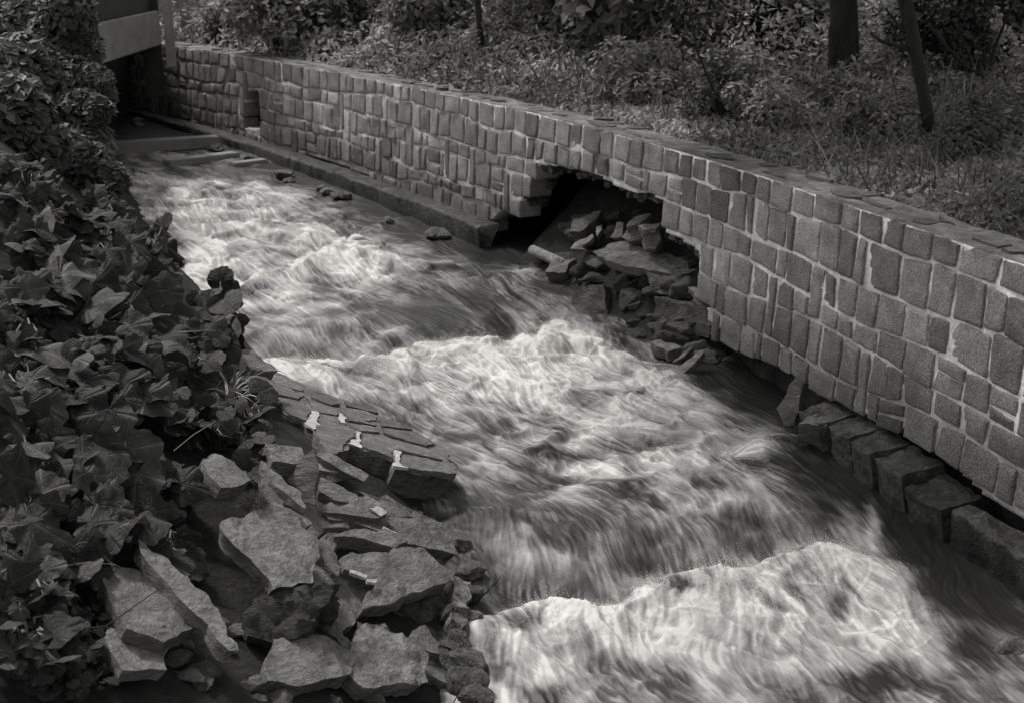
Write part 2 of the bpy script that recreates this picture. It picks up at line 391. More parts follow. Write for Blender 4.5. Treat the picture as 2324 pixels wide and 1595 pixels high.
for ci, q in enumerate(cells):
    q = np.array(q); cs, cz = q.mean(0)
    if not inside(np.array([cs]), np.array([cz]))[0]: continue
    rs = np.random.RandomState(ci)
    gap = rs.uniform(.010, .019) * (1.0 if h_0(q) > .12 else .8); w_ = q[1, 0] - q[0, 0]; h_ = q[3, 1] - q[0, 1]
    q = q + rs.uniform(-.012, .012, q.shape)
    if rs.rand() < .35: i = rs.randint(4); q[i] = q[i] + (q.mean(0) - q[i]) * rs.uniform(.06, .16)     # a broken corner
    U, Vv = np.meshgrid(GU, GU)
    # rounded-rectangle mapping
    a = U * 2 - 1; b = Vv * 2 - 1
    rr = rs.uniform(.03, .11); m_ = np.minimum(w_, h_)
    ca = np.maximum(np.abs(a) - (1 - 2 * rr * m_ / w_), 0) * w_ / 2; cb = np.maximum(np.abs(b) - (1 - 2 * rr * m_ / h_), 0) * h_ / 2
    L_ = np.hypot(ca, cb); R_ = rr * m_; sc_ = np.where(L_ > R_, R_ / np.maximum(L_, 1e-6), 1.0)
    a = np.where(ca > 0, np.sign(a) * (1 - 2 * rr * m_ / w_ + ca * sc_ * 2 / w_), a); b = np.where(cb > 0, np.sign(b) * (1 - 2 * rr * m_ / h_ + cb * sc_ * 2 / h_), b)
    a *= 1 - 2 * gap / w_; b *= 1 - 2 * gap / h_
    fu = (a + 1) / 2; fv = (b + 1) / 2
    S = (q[0, 0] * (1 - fu) + q[1, 0] * fu) * (1 - fv) + (q[3, 0] * (1 - fu) + q[2, 0] * fu) * fv
    Zz = (q[0, 1] * (1 - fu) + q[1, 1] * fu) * (1 - fv) + (q[3, 1] * (1 - fu) + q[2, 1] * fu) * fv
    ringi = np.minimum(np.minimum(np.arange(nG)[None, :], nG - 1 - np.arange(nG)[None, :]), np.minimum(np.arange(nG)[:, None], nG - 1 - np.arange(nG)[:, None]))
    prot = rs.uniform(.010, .026)
    D = prot - .010 * (1 - np.clip(ringi - 1, 0, 2) / 2) + (fbm(S * 9 + ci, Zz * 9) - .5) * .035 * (ringi > 1) + (fbm(S * 28, Zz * 28 + ci) - .5) * .018 * (ringi > 0)
    tilt = rs.uniform(-.018, .018, 2) + [.010, 0]; D = D + (fu - .5) * tilt[0] + (fv - .5) * tilt[1]
    wob = .010; S = S + wob * (fbm(S * 14 + 7, Zz * 14 + ci, 3) - .5) * 2; Zz = Zz + wob * (fbm(S * 14 + 77, Zz * 14 + ci, 3) - .5) * 2
    D = np.where(ringi == 0, -DEEP, D)
    zc = Zz
    P = wpt(S, zc, D)
    ii = np.arange(nG * nG).reshape(nG, nG)
    Fq = np.stack([ii[:-1, :-1], ii[:-1, 1:], ii[1:, 1:], ii[1:, :-1]], -1).reshape(-1, 4)
    if NS < 0: Fq = Fq[:, ::-1]
    tn = rs.uniform(.72, 1.16) * (1.5 if rs.rand() < .04 else 1) * (.62 if rs.rand() < .09 else 1)
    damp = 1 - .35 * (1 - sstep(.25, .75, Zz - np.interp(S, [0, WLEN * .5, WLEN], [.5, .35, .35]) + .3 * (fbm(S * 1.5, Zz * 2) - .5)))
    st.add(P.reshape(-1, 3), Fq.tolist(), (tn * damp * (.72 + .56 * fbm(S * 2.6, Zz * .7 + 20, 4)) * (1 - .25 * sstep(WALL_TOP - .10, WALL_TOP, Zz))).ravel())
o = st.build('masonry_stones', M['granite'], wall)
# mortar core with thickness
s_g = np.arange(0, WLEN, .028); z_g = np.arange(0.0, WALL_TOP - .005, .028); S, Zg = np.meshgrid(s_g, z_g)
Dm = -.004 + .008 * (fbm(S * 3.1, Zg * 3.1, 4) - .5) * 2 + .006 * (fbm(S * 22, Zg * 22, 3) - .5) * 2 + .012 * (fbm(S * 55, Zg * 55, 2) - .5)
ok = inside(S + .05 * (fbm(S * 6, Zg * 6) - .5), Zg + .05 * (fbm(S * 6 + 50, Zg * 6) - .5))
fr = wpt(S, Zg, Dm); bk = wpt(S, Zg, np.full(S.shape, -.40))
nz, ns_ = S.shape; ii = np.arange(nz * ns_).reshape(nz, ns_)
ok &= inside(S, Zg - .045) & inside(S - .035, Zg) & inside(S + .035, Zg)
c = ok[:-1, :-1] & ok[1:, :-1] & ok[:-1, 1:] & ok[1:, 1:]
q4 = np.stack([ii[:-1, :-1], ii[:-1, 1:], ii[1:, 1:], ii[1:, :-1]], -1); N0 = nz * ns_
Ff = q4[c]; Fb = Ff[:, ::-1] + N0; FF = [Ff, Fb]
cp_ = np.pad(c, 1)
for (di, dj, e0, e1) in ((-1, 0, 0, 1), (1, 0, 2, 3), (0, -1, 3, 0), (0, 1, 1, 2)):
    nb = cp_[1 + di:1 + di + nz - 1, 1 + dj:1 + dj + ns_ - 1]; m_ = c & ~nb; qq = q4[m_]
    FF.append(np.stack([qq[:, e0], qq[:, e0] + N0, qq[:, e1] + N0, qq[:, e1]], -1))
FF = np.concatenate(FF); VV = np.concatenate([fr.reshape(-1, 3), bk.reshape(-1, 3)])
us = np.unique(FF); rm = np.full(len(VV), -1); rm[us] = np.arange(len(us))
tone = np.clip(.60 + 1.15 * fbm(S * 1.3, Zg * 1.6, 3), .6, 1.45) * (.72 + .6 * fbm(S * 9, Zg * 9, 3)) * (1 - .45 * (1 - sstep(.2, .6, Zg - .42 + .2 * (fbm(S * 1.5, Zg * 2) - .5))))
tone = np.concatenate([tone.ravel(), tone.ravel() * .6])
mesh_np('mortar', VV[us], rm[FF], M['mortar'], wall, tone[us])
# wall top: broken flat capping stones and mortar
cp = MB(); rr_ = np.random.RandomState(5); s = .2
while s < WLEN - .2:
    for rowd in (0.05, .27):
        if rr_.rand() < (.35 if rowd < .2 else .55): continue
        L_ = rr_.uniform(.22, .5); dd = rr_.uniform(.17, .24); h = rr_.uniform(.003, .022) * (2.0 if rr_.rand() < .08 else 1)
        k = rr_.randint(5, 8); ang = np.sort(rr_.rand(k)) * 2 * math.pi
        sx = s + L_ / 2 + np.cos(ang) * L_ / 2 * rr_.uniform(.75, 1.05, k); dx = -(rowd + dd / 2) + np.sin(ang) * dd / 2 * rr_.uniform(.75, 1.1, k)
        zt = WALL_TOP + .008 + h + rr_.uniform(-.006, .006, k); tp = wpt(sx, zt, dx - .0); bt = wpt(sx, np.full(k, WALL_TOP - .05), dx)
        Fk = [list(range(k))] + [[j, (j + 1) % k, k + (j + 1) % k, k + j] for j in range(k)]
        if NS > 0: pass
        cp.add(np.concatenate([tp, bt]), Fk, rr_.uniform(.45, 1.1))
    s += rr_.uniform(.25, .45)
# continuous rough bed under the capping stones
cs_ = np.arange(0, WLEN, .035); dd_ = np.array([.0, -.03, -.07, -.12, -.17, -.22, -.27, -.32, -.37, -.44]); Sx, Dx = np.meshgrid(cs_, dd_)
P = wpt(Sx, WALL_TOP + .006 * (Dx < -.01) + .034 * (fbm(Sx * 5, Dx * 9, 4) - .42) * (Dx < -.01) + 0 * Dx, Dx); ii = np.arange(P.shape[0] * P.shape[1]).reshape(P.shape[:2])
Fq = np.stack([ii[:-1, :-1], ii[:-1, 1:], ii[1:, 1:], ii[1:, :-1]], -1).reshape(-1, 4)
cp.add(P.reshape(-1, 3), Fq.tolist(), (.30 + 1.5 * fbm(Sx * 3, Dx * 7)).ravel())
cp.build('wall_top', M['slate'], wall, smooth=False)

def hull(rr, sq=(1, 1, .7)):
    bm = bmesh.new()
    for i in range(12):
        v = Vector((rr.gauss(0, 1), rr.gauss(0, 1), rr.gauss(0, 1))).normalized() * rr.uniform(.75, 1.1); bm.verts.new((v.x * sq[0], v.y * sq[1], v.z * sq[2]))
    bmesh.ops.convex_hull(bm, input=bm.verts); bmesh.ops.delete(bm, geom=[v for v in bm.verts if not v.link_faces], context='VERTS'); bm.verts.index_update()
    V = np.array([v.co[:] for v in bm.verts]); F = [[v.index for v in f.verts] for f in bm.faces]; bm.free(); return V, F
cr_ = MB(); rr_ = random.Random(44); fl = foot[9:30]
for i in range(230):
    k = rr_.randrange(len(fl) - 1); f = rr_.random(); a, b = fl[k], fl[k + 1]; rad = rr_.uniform(.035, .11); inn = rr_.uniform(.07, .38)
    c = wpt(np.array(a[0] * (1 - f) + b[0] * f), np.array(min(a[1] * (1 - f) + b[1] * f + rr_.uniform(-.02, .05) - inn * .05, WALL_TOP - .2)), np.array(-inn)); V_, F_ = hull(rr_); cr_.add(V_ * rad + c, F_, rr_.uniform(.3, .8))
cr_.build('broken_core', M['slate'], wall, smooth=False)
# footing ledges along the foot
def ledge(name, s0, s1, ztop, depth, h, m, tonef, irr=.03, step=.05):
    sx = np.arange(s0, s1, step); mb = MB()
    prof = [(-.05, 0), (.3, 0), (.7, 0), (.97, -.01), (1.0, -.06), (1.0, -.35), (1.0, -.7), (.98, -1.0)]
    V = []
    for (d, zz) in prof:
        zt = np.interp(sx, [s0, s1], ztop); z = zt + zz * (h if zz < -.05 else 1) + irr * (fbm(sx * 6, sx * 0 + d * 9 + zz * 5) - .5) * 1.2
        V.append(wpt(sx, z, depth * d + (irr * 2.5 * (fbm(sx * 2.3, sx * 0 + zz * 2) - .5) + irr * (fbm(sx * 9, sx * 0 + zz * 4) - .5) if d > .5 else 0) + 0 * sx))
    n = len(sx); F = []
    for r in range(len(prof) - 1):
        for i in range(n - 1): F.append([r * n + i, r * n + i + 1, (r + 1) * n + i + 1, (r + 1) * n + i])
    F.append([r * n for r in range(len(prof))]); F.append([r * n + n - 1 for r in range(len(prof))][::-1])
    V = np.concatenate(V); tonef = np.repeat([.6, .6, .7, .9, .3, .15, .12, .12], n) * (.6 + .9 * fbm(V[:, 0] * 2, V[:, 1] * 2 + V[:, 2] * 3)); mb.add(V, F, tonef); return mb.build(name, m, wall)  # front face tones dropped: wet stone plus undercut shade in the colour
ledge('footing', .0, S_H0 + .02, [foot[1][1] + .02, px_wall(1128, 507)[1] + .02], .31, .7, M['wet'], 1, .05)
# footing blocks at the right: separate squared stones
S_F0 = px_wall(1880, 930)[0]; fb = MB(); s = S_F0; rr_ = np.random.RandomState(3)
EDG = [(1876,948),(1924,983),(1984,1014),(2028,1049),(2082,1081),(2150,1120),(2240,1180),(2330,1240)]
for i in range(5):
    L_ = rr_.uniform(.36, .5); zt = float(np.interp(s + .2, [f[0] for f in foot[-7:]], [f[1] for f in foot[-7:]])) - .00 - .03 * i + rr_.uniform(-.03, .02); dp = rr_.uniform(.24, .36)
    pts = wpt(np.array([s + .01, s + L_ - .02, s + L_ - rr_.uniform(.02, .08), s + L_ * .5, s + rr_.uniform(.02, .07)]), np.array([zt, zt, zt - .06, zt - .08, zt - .05]), np.array([-.1, -.1, dp * rr_.uniform(.85, 1), dp * 1.03, dp]))
    n3 = wall_n(s) * NS; rock_mesh('footing_block', [tuple(p) for p in (pts if NS < 0 else pts[::-1])], (n3[0] * .22, n3[1] * .22, 1), .36, M['wet'], wall, rr_.uniform(.7, 1.2) * (1 - .12 * i), .012, .035, rr_.uniform(0, .12), 700 + i, .02)
    s += L_
S_F1 = s
# ragged lower core of the wall in the breach
def core(s0, s1, z1, m=M['wet']):
    bm_ = MB(); sx = np.arange(s0, s1, .1); zx = np.linspace(-.7, 1, 14); Sx, Zx = np.meshgrid(sx, zx)
    zt = np.interp(Sx, np.linspace(s0, s1, len(z1)), z1); Zr = np.where(Zx > -.65, Zx * 0 + -.7 + (zt + .7) * (Zx + .7) / 1.7, -.7)
    P = wpt(Sx, Zr, -.30 + .16 * (fbm(Sx * 3, Zr * 4) - .5) + .0 * Sx); ii = np.arange(P.shape[0] * P.shape[1]).reshape(P.shape[:2])
    P2 = wpt(sx, np.interp(sx, np.linspace(s0, s1, len(z1)), z1), np.full(len(sx), -.6))
    bm_.add(np.concatenate([P.reshape(-1, 3), P2]), np.stack([ii[:-1, :-1], ii[:-1, 1:], ii[1:, 1:], ii[1:, :-1]], -1).reshape(-1, 4).tolist() + [[ii[-1, i], ii[-1, i + 1], ii.size + i + 1, ii.size + i] for i in range(len(sx) - 1)], .45)  # even dark tone stands for the shade in the undercut
    return bm_.build('lower_core', m, wall)
core(S_H1 - 1.6, S_F0 + .3, [.35, .5, .35, .3, .3])
core(S_F0 - .1, WLEN, [.5, .5, .45, .4])
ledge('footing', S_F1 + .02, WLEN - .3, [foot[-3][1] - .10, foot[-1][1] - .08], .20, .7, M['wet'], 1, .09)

# ------------------------------------------------------------------ water
def build_water():
    es = np.array([.42, -.907]); es /= np.linalg.norm(es); en = np.array([-es[1], es[0]])
    n_ax = np.arange(1.9, 7.75, .0095); s_ax = [-3.0]
    while s_ax[-1] > -33: s_ax.append(s_ax[-1] - max(.0095, .00155 * abs(s_ax[-1])))
    s_ax = np.array(s_ax[::-1]); ds = np.gradient(s_ax); dn = .0095
    Sg, Ng = np.meshgrid(s_ax, n_ax, indexing='ij'); X = Sg * es[0] + Ng * en[0]; Y = Sg * es[1] + Ng * en[1]
    Zb = water_plane_z(Y); U, Vp = to_px(X, Y, Zb)
    # crest lines: (pixel pts, height, width, trough depth, trough offset)
    H = np.zeros(X.shape); crestm = np.zeros(X.shape)
    def crest(pts, A, wd, T, off, wt, foam=1.0, fade=.6):
        nonlocal H, crestm
        q = np.array([at_water(u, v)[:2] for u, v in pts]); sn = q @ es; nn = q @ en; o_ = np.argsort(nn); sn = sn[o_]; nn = nn[o_]
        d = Sg - np.interp(Ng, nn, sn) - .11 * (fbm(Ng * 2.2, Ng * 0 + A * 10, 3) - .5) * 2 - .16 * (fbm(X * 4, Y * 4 + A * 30, 5) - .5) - .22 * (fbm(X * 1.7, Y * 1.7 + A * 30, 2) - .5)
        sl_ = np.gradient(np.interp(n_ax, nn, sn), n_ax); sl_ = np.convolve(np.pad(sl_, 20, mode='edge'), np.ones(41) / 41, 'valid'); d = d / np.sqrt(1 + sl_[None, :] ** 2)
        m = sstep(nn[0] - fade, nn[0] + fade * .6, Ng) * (1 - sstep(nn[-1] - fade * .6, nn[-1] + fade, Ng))
        H = H + m * (A * np.exp(-(np.where(d < 0, d / wd, d / (wd * 2.6))) ** 2) - T * np.exp(-((d + off) / wt) ** 2))
        crestm = np.maximum(crestm, foam * m * np.exp(-(np.where(d < 0, d / (wd * .75), d / (wd * 3))) ** 2))
    crest([(610,832),(850,832),(1000,797),(1200,792),(1270,752),(1380,790),(1480,850)], .14, .17, .16, .45, .38)
    crest([(1160,1400),(1400,1392),(1500,1345),(1700,1312),(1860,1285),(1990,1310)], .115, .16, .10, .33, .28, .9)
    crest([(1180,1210),(1400,1150),(1600,1110),(1800,1140)], .11, .45, .05, .8, .4, .0)
    crest([(540,660),(640,622),(760,574),(850,565),(950,625)], .13, .14, .10, .35, .3, .55)
    crest([(390,535),(560,512),(700,520)], .09, .14, .06, .35, .3, .4)
    crest([(760,560),(830,520),(900,500)], .07, .12, .05, .3, .3, .2)
    crest([(1420,1030),(1600,1060),(1690,1045),(1790,1000)], .10, .13, .06, .3, .3, .5)
    crest([(840,780),(900,745)], .07, .1, .05, .2, .2, .5)
    crest([(1060,640),(1180,620)], .07, .1, .05, .2, .2, .4)
    # foam cover (where the water is broken)
    D = np.full(X.shape, .37)
    for (u, v, ru, rv, a) in [
        (470,445,140,50,.30),(620,545,200,60,.26),(860,600,120,28,.22),(450,640,60,70,.3),(690,660,120,40,.16),(350,410,50,25,.2),(560,590,120,40,.1),
        (1200,815,110,30,.45),(1010,835,120,25,.35),(1350,860,150,55,.34),(830,838,160,14,.22),(1100,880,210,50,.22),(1480,930,170,45,.2),(1290,765,60,35,.25),(1520,860,30,40,.2),
        (1400,1010,250,28,.16),(1150,1030,110,20,.12),(1660,1010,80,35,.2),(1600,1060,120,25,.1),(1240,960,90,30,.12),(700,840,120,18,.2),
        (1850,1318,120,35,.42),(2040,1370,50,40,.25),(2090,1440,40,50,.25),(2120,1520,50,60,.2),(1480,1425,240,42,.42),(1760,1450,260,60,.32),(1950,1420,90,60,.22),(1230,1430,100,30,.16),(1240,1560,400,60,.1),(1570,1150,70,50,.08),
        (1980,1160,14,40,.3),(1985,1230,14,45,.3),(840,770,45,30,.22),(1190,740,30,30,.2),(1180,620,60,20,.2),(1300,1060,150,20,.06),(1380,1170,60,40,.08),
        (1000,720,180,45,-.30),(720,790,110,22,-.12),(1090,670,110,60,-.14),(900,480,170,35,-.24),(1000,545,160,28,-.28),(600,390,210,22,-.30),(1120,1140,110,70,-.16),
        (1280,1345,220,35,-.22),(1500,1240,220,60,-.16),(1900,1110,100,60,-.14),(2160,1350,120,130,-.36),(2090,1170,90,80,-.30),(1760,890,110,45,-.26),(1580,830,80,28,-.3),
        (1060,1270,40,110,-.12),(1150,570,80,25,-.2),(1700,1200,110,50,-.12),(1840,1230,60,40,-.1),(950,960,40,20,-.1),(1100,940,120,14,-.10),(1650,960,60,18,-.08),(700,470,80,25,-.06),(2250,1100,60,100,-.3),(1000,1000,60,20,-.1)]:
        D += a * np.exp(-((U - u) / (ru * 1.25)) ** 2 - ((Vp - v) / (rv * 1.25)) ** 2)
    sdl, _ = wall_sd(X, Y); dw = sdl * WSGN; D -= .26 * (1 - sstep(.15, 1.15, dw))
    D = np.where(Y > 24.0, .03, D)
    # flow direction (curving with the wall) and turbulence
    th = (fbm(X * 1.1, Y * 1.1, 4) - .5) * 1.9 + (fbm(X * 4.0 + 9, Y * 4.0, 3) - .5) * 1.9 * (0.35 + crestm)
    th = th + .22 * sstep(13, 18, Y) - .1 * (1 - sstep(9, 12, Y)) 
    for (u, v, ru, rv, a) in [(1350,1000,420,90,.50),(900,600,300,90,.30),(550,520,250,80,.25),(1150,1260,180,110,-.30),(1450,1230,160,100,-.12),(1750,1230,160,120,.22),(1500,1440,400,70,-.25),(850,830,250,40,.35),(2150,1350,120,150,-.15),(1000,720,200,50,.15),(1250,850,150,30,.25)]:
        th = th + a * np.exp(-((U - u) / ru) ** 2 - ((Vp - v) / rv) ** 2)
    vi = np.cos(th) ; vj = np.sin(th) * (ds[:, None] / dn)
    def lic(N, K):
        acc = N.copy(); cnt = 1.0
        for sg in (1, -1):
            I = np.broadcast_to(np.arange(N.shape[0])[:, None], N.shape).astype(np.float32).copy(); J = np.broadcast_to(np.arange(N.shape[1])[None, :], N.shape).astype(np.float32).copy()
            for k in range(K):
                ii = np.clip(np.rint(I), 0, N.shape[0] - 1).astype(np.int32); jj = np.clip(np.rint(J), 0, N.shape[1] - 1).astype(np.int32)
                I += sg * vi[ii, jj]; J += sg * vj[ii, jj]
                ii = np.clip(np.rint(I), 0, N.shape[0] - 1).astype(np.int32); jj = np.clip(np.rint(J), 0, N.shape[1] - 1).astype(np.int32)
                wgt = 1 - k / K; acc += wgt * N[ii, jj]
            cnt += K * .5
        return acc / cnt
    def blur(N, k):
        for ax in (0, 1):
            c_ = np.cumsum(np.pad(N, [(k + 1, k) if a == ax else (0, 0) for a in (0, 1)], mode='edge'), axis=ax)
            n = N.shape[ax]; N = (np.take(c_, np.arange(2 * k + 1, 2 * k + 1 + n), ax) - np.take(c_, np.arange(0, n), ax)) / (2 * k + 1)
        return N
    rs = np.random.RandomState(4)
    nz = lambda N: (N - N.mean()) / N.std()
    fine = nz(lic(rs.rand(*X.shape).astype(np.float32), 6))
    mid = nz(lic(nz(blur(rs.rand(*X.shape).astype(np.float32), 1)), 15))
    big = nz(lic(nz(blur(blur(rs.rand(*X.shape).astype(np.float32), 7), 5)), 20))
    sml = nz(lic(nz(blur(rs.rand(*X.shape).astype(np.float32), 1)), 11))
    warp = fbm(X * 2, Y * 2, 3)
    fluffy = (fbm(X * 3.6 + 1.2 * warp, Y * 3.6, 6) - .5) * 5.0; fluffy = .5 * fluffy + .8 * lic(fluffy.astype(np.float32), 9); skew = np.maximum(mid - .7, 0) + .8 * np.maximum(sml - .9, 0)
    # height
    q1 = Sg * .8 + warp; q2 = Ng * 1.5 + warp
    chop = (1 - np.sqrt((2 * fbm(q1 * 2.0, q2 * 2.0, 2) - 1) ** 2 + .01)) ** 2
    w2 = fbm(X * 1.3 + 5, Y * 1.3, 2); web = (1 - np.abs(2 * fbm((Sg + 1.4 * w2) * 1.6 + 3, (Ng + 1.0 * w2) * 3.6, 4) - 1)) ** 12 + .8 * (1 - np.abs(2 * fbm((Sg + 1.2 * w2) * 3.3 + 30, (Ng - .8 * w2) * 5.2, 4) - 1)) ** 14
    rough = np.clip(D * 1.4, .15, 1.0) * np.where(Y > 24, .1, 1)
    calm = np.where(Y > 23.3, .15, 1)
    H = H * 1.0 + rough * (.11 * (chop - .55) + .010 * (fbm(q1 * 5, q2 * 5, 3) - .5) + .012 * web) + calm * (.0012 * mid + .0012 * sml + .003 * big * rough) + .03 * crestm * (fluffy * .12 + 1.0 * (fbm(X * 24, Y * 24, 4) - .5))
    base_f = D + .30 * crestm * np.clip(.75 + .25 * big + .2 * mid, .2, 1.4) + .27 * fluffy * np.clip(.3 + D, 0, 1); base_f = np.where(base_f > .55, .55 + .30 * (1 - np.exp(-(base_f - .55) / .30)), base_f)
    foam = base_f + (.30 * (fbm(X * 22, Y * 22, 4) - .5) + .22 * (fbm(X * 8 + warp, Y * 8, 4) - .5)) * np.clip(base_f, 0, 1) + .07 * (mid * .5 + big * .85 + sml * .5 + skew * .7) * np.clip(.35 + D * 1.6, .3, 1.1) + .05 * fine + .19 * web * np.clip(D * 1.6, 0, 1) + .08 * (fbm(q1 * 9, q2 * 14, 4) - .5) + .16 * (chop - .5)
    foam = np.clip(foam, .0, 1.05)
    V = np.stack([X, Y, Zb + H], -1).reshape(-1, 3)
    ni, nj = X.shape; ii = np.arange(ni * nj).reshape(ni, nj)
    F = np.stack([ii[:-1, :-1], ii[1:, :-1], ii[1:, 1:], ii[:-1, 1:]], -1)
    # drop what lies well inside the left bank or behind the wall
    pb = shore_sd(X, Y)[0] * SHSGN; keep = (pb < 1.0) & (dw > -2.2); kf = keep[:-1, :-1] & keep[1:, :-1] & keep[1:, 1:] & keep[:-1, 1:]
    F = F[kf]; us = np.unique(F); rm = np.full(len(V), -1); rm[us] = np.arange(len(us))
    m = bpy.data.materials.new('white_water'); m.use_nodes = True; t = m.node_tree; N = t.nodes; L = t.links; b = N["Principled BSDF"]
    at = N.new("ShaderNodeAttribute"); at.attribute_name = 'foam'
    cr = N.new("ShaderNodeValToRGB"); e = cr.color_ramp.elements; e[0].position = .08; e[0].color = g(.022); e[1].position = .95; e[1].color = g(.60)
    x = e.new(.3); x.color = g(.075); x = e.new(.6); x.color = g(.27); x = e.new(.82); x.color = g(.42)
    L.new(at.outputs['Fac'], cr.inputs[0]); L.new(cr.outputs[0], b.inputs['Base Color'])
    rr = N.new("ShaderNodeMapRange"); rr.inputs['From Min'].default_value = .1; rr.inputs['From Max'].default_value = .6; rr.inputs['To Min'].default_value = .45; rr.inputs['To Max'].default_value = .75
    L.new(at.outputs['Fac'], rr.inputs[0]); L.new(rr.outputs[0], b.inputs['Roughness']); b.inputs['IOR'].default_value = 1.33; b.inputs['Specular IOR Level'].default_value = .5
    o = mesh_np('water', V[us], rm[F], m, None, None, True, {'foam': foam.ravel()[us]}); tag(o, kind='structure')
    # spray torn from the crests: small elongated drops
    rs2 = np.random.RandomState(9); wgt = (crestm ** 2 * np.clip(foam - .35, 0, 1) * keep * vnoise(X * 5, Y * 5) ** 2).ravel() * (ds[:, None] * np.ones_like(X)).ravel(); wgt /= wgt.sum()
    k = rs2.choice(len(wgt), 34000, p=wgt); B = V.reshape(-1, 3)[k]; n = len(k)
    hgt = (rs2.exponential(.022, n) * (.25 + 2.6 * vnoise(B[:, 0] * 9, B[:, 1] * 9) ** 3))[:, None]; P = B + np.concatenate([rs2.normal(0, .03, (n, 2)), hgt], 1)
    ln = rs2.uniform(.002, .010, (n, 1)); wdt = rs2.uniform(.0006, .0015, (n, 1)); dr = np.array([-.5 * es[0], -.5 * es[1], 1.0]) + rs2.normal(0, .45, (n, 3)); dr /= np.linalg.norm(dr, axis=1, keepdims=True)
    a = np.cross(dr, rs2.normal(0, 1, (n, 3))); a /= np.linalg.norm(a, axis=1, keepdims=True); b2 = np.cross(dr, a)
    VV = np.stack([P - dr * ln, P + a * wdt, P + b2 * wdt, P - (a + b2) * wdt * .7, P + dr * ln], 1).reshape(-1, 3)
    f0 = np.array([[0, 2, 1], [0, 3, 2], [0, 1, 3], [4, 1, 2], [4, 2, 3], [4, 3, 1]]); FF = (f0[None] + 5 * np.arange(n)[:, None, None]).reshape(-1, 3)
    ms = bpy.data.materials.new('spray'); ms.use_nodes = True; ms.node_tree.nodes["Principled BSDF"].inputs['Base Color'].default_value = g(.75); ms.node_tree.nodes["Principled BSDF"].inputs['Roughness'].default_value = .6
    o = mesh_np('spray', VV, FF, ms, None, None, True); tag(o, kind='stuff')
build_water()

# ------------------------------------------------------------------ bridge, posts, sills
def prism(poly, z0, z1):
    n = len(poly); V = [(x, y, z0) for x, y in poly] + [(x, y, z1) for x, y in poly]
    F = [list(range(n))[::-1], list(range(n, 2 * n))] + [[i, (i + 1) % n, n + (i + 1) % n, n + i] for i in range(n)]
    return V, F
def bevelled(V, F, name, m, parent=None, w_=.02):
    me = bpy.data.meshes.new(name); base = np.array(parent.location) if parent else np.mean(np.array(V), 0) * [1, 1, 0] + [0, 0, min(v[2] for v in V)]
    bm = bmesh.new(); vs = [bm.verts.new(tuple(np.array(v) - base)) for v in V]
    for f in F: bm.faces.new([vs[i] for i in f])
    bmesh.ops.recalc_face_normals(bm, faces=bm.faces)
    bmesh.ops.bevel(bm, geom=list(bm.edges), offset=w_, segments=2, affect='EDGES', clamp_overlap=True)
    bm.to_mesh(me); bm.free(); me.materials.append(m); o = bpy.data.objects.new(name, me); COL.objects.link(o)
    if parent: o.parent = parent
    else: o.location = base
    return o
br = empty('footbridge', (-7.5, 24, 0.6), 'small concrete bridge over the far dark end of the stream', 'bridge')
V, F = prism([(-6.86, 19.9), (-6.93, 25.45), (-7.6, 27.0), (-10.5, 34), (-17, 34), (-17, 19.9)], 2.42, 3.3); bevelled(V, F, 'deck', M['darkmetal'], br)
V, F = prism([(-6.70, 19.8), (-6.77, 25.3), (-6.865, 25.3), (-6.795, 19.8)], 2.2, 2.84); bevelled(V, F, 'girder', M['concrete'], br)
V, F = prism([(-6.78, 25.33), (-6.9, 25.75), (-7.25, 25.7), (-7.15, 25.3)], 1.2, 3.42); bevelled(V, F, 'end_post', M['darkmetal'], br)
V, F = prism([(-17, 30.5), (-9.8, 30.9), (-9.9, 31.4), (-17, 31.2)], -.7, 2.40); bevelled(V, F, 'added_back_wall', M['darkmetal'], br)  # added wall closing the far end so the underside stays dark
V, F = prism([(-8.45, 19.9), (-8.4, 30.4), (-9.1, 30.4), (-9.1, 19.9)], -.7, 2.41); bevelled(V, F, 'pier', M['darkmetal'], br)
def post(u0, u1, v, z0, z1, name, label, m):
    a = at_z(u0, v, z0); b = at_z(u1, v, z0); d = b - a; L = np.linalg.norm(d[:2]); n = np.array([-d[1], d[0]]) / L * L
    V, F = prism([tuple(a[:2]), tuple(b[:2]), tuple(b[:2] + n), tuple(a[:2] + n)], z0 - .1, z1)
    o = bevelled(V, F, name, m, None, .015); return tag(o, label, 'post')
post(377, 396, 141, 2.03, 3.6, 'concrete_post', 'pale concrete post standing on the far end of the wall beside the bridge', M['concrete'])
post(412, 431, 90, 2.0, 3.4, 'concrete_post', 'short blurred pale post just behind the far end of the wall', M['concrete'])
def sill(pa, pb, z, depth, h, label):
    a = at_z(*pa, z)[:2]; b = at_z(*pb, z)[:2]; d = (b - a) / np.linalg.norm(b - a); n = np.array([d[1], -d[0]])
    if n[1] > 0: n = -n
    V, F = prism([tuple(a), tuple(b), tuple(b - n * depth), tuple(a - n * depth)], z - h, z)
    o = bevelled(V, F, 'stone_sill', M['concrete'], None, .02); tag(o, label, 'sill'); return o
sill((235, 328), (500, 311), .56, .35, 1.1, 'long stone sill crossing the stream under the bridge')
sill((385, 366), (545, 347), .43, .3, .8, 'lower broken stone sill just downstream of the long sill')
sill((535, 372), (610, 362), .38, .25, .6, 'short wet stone block at the wall end of the lower sill')

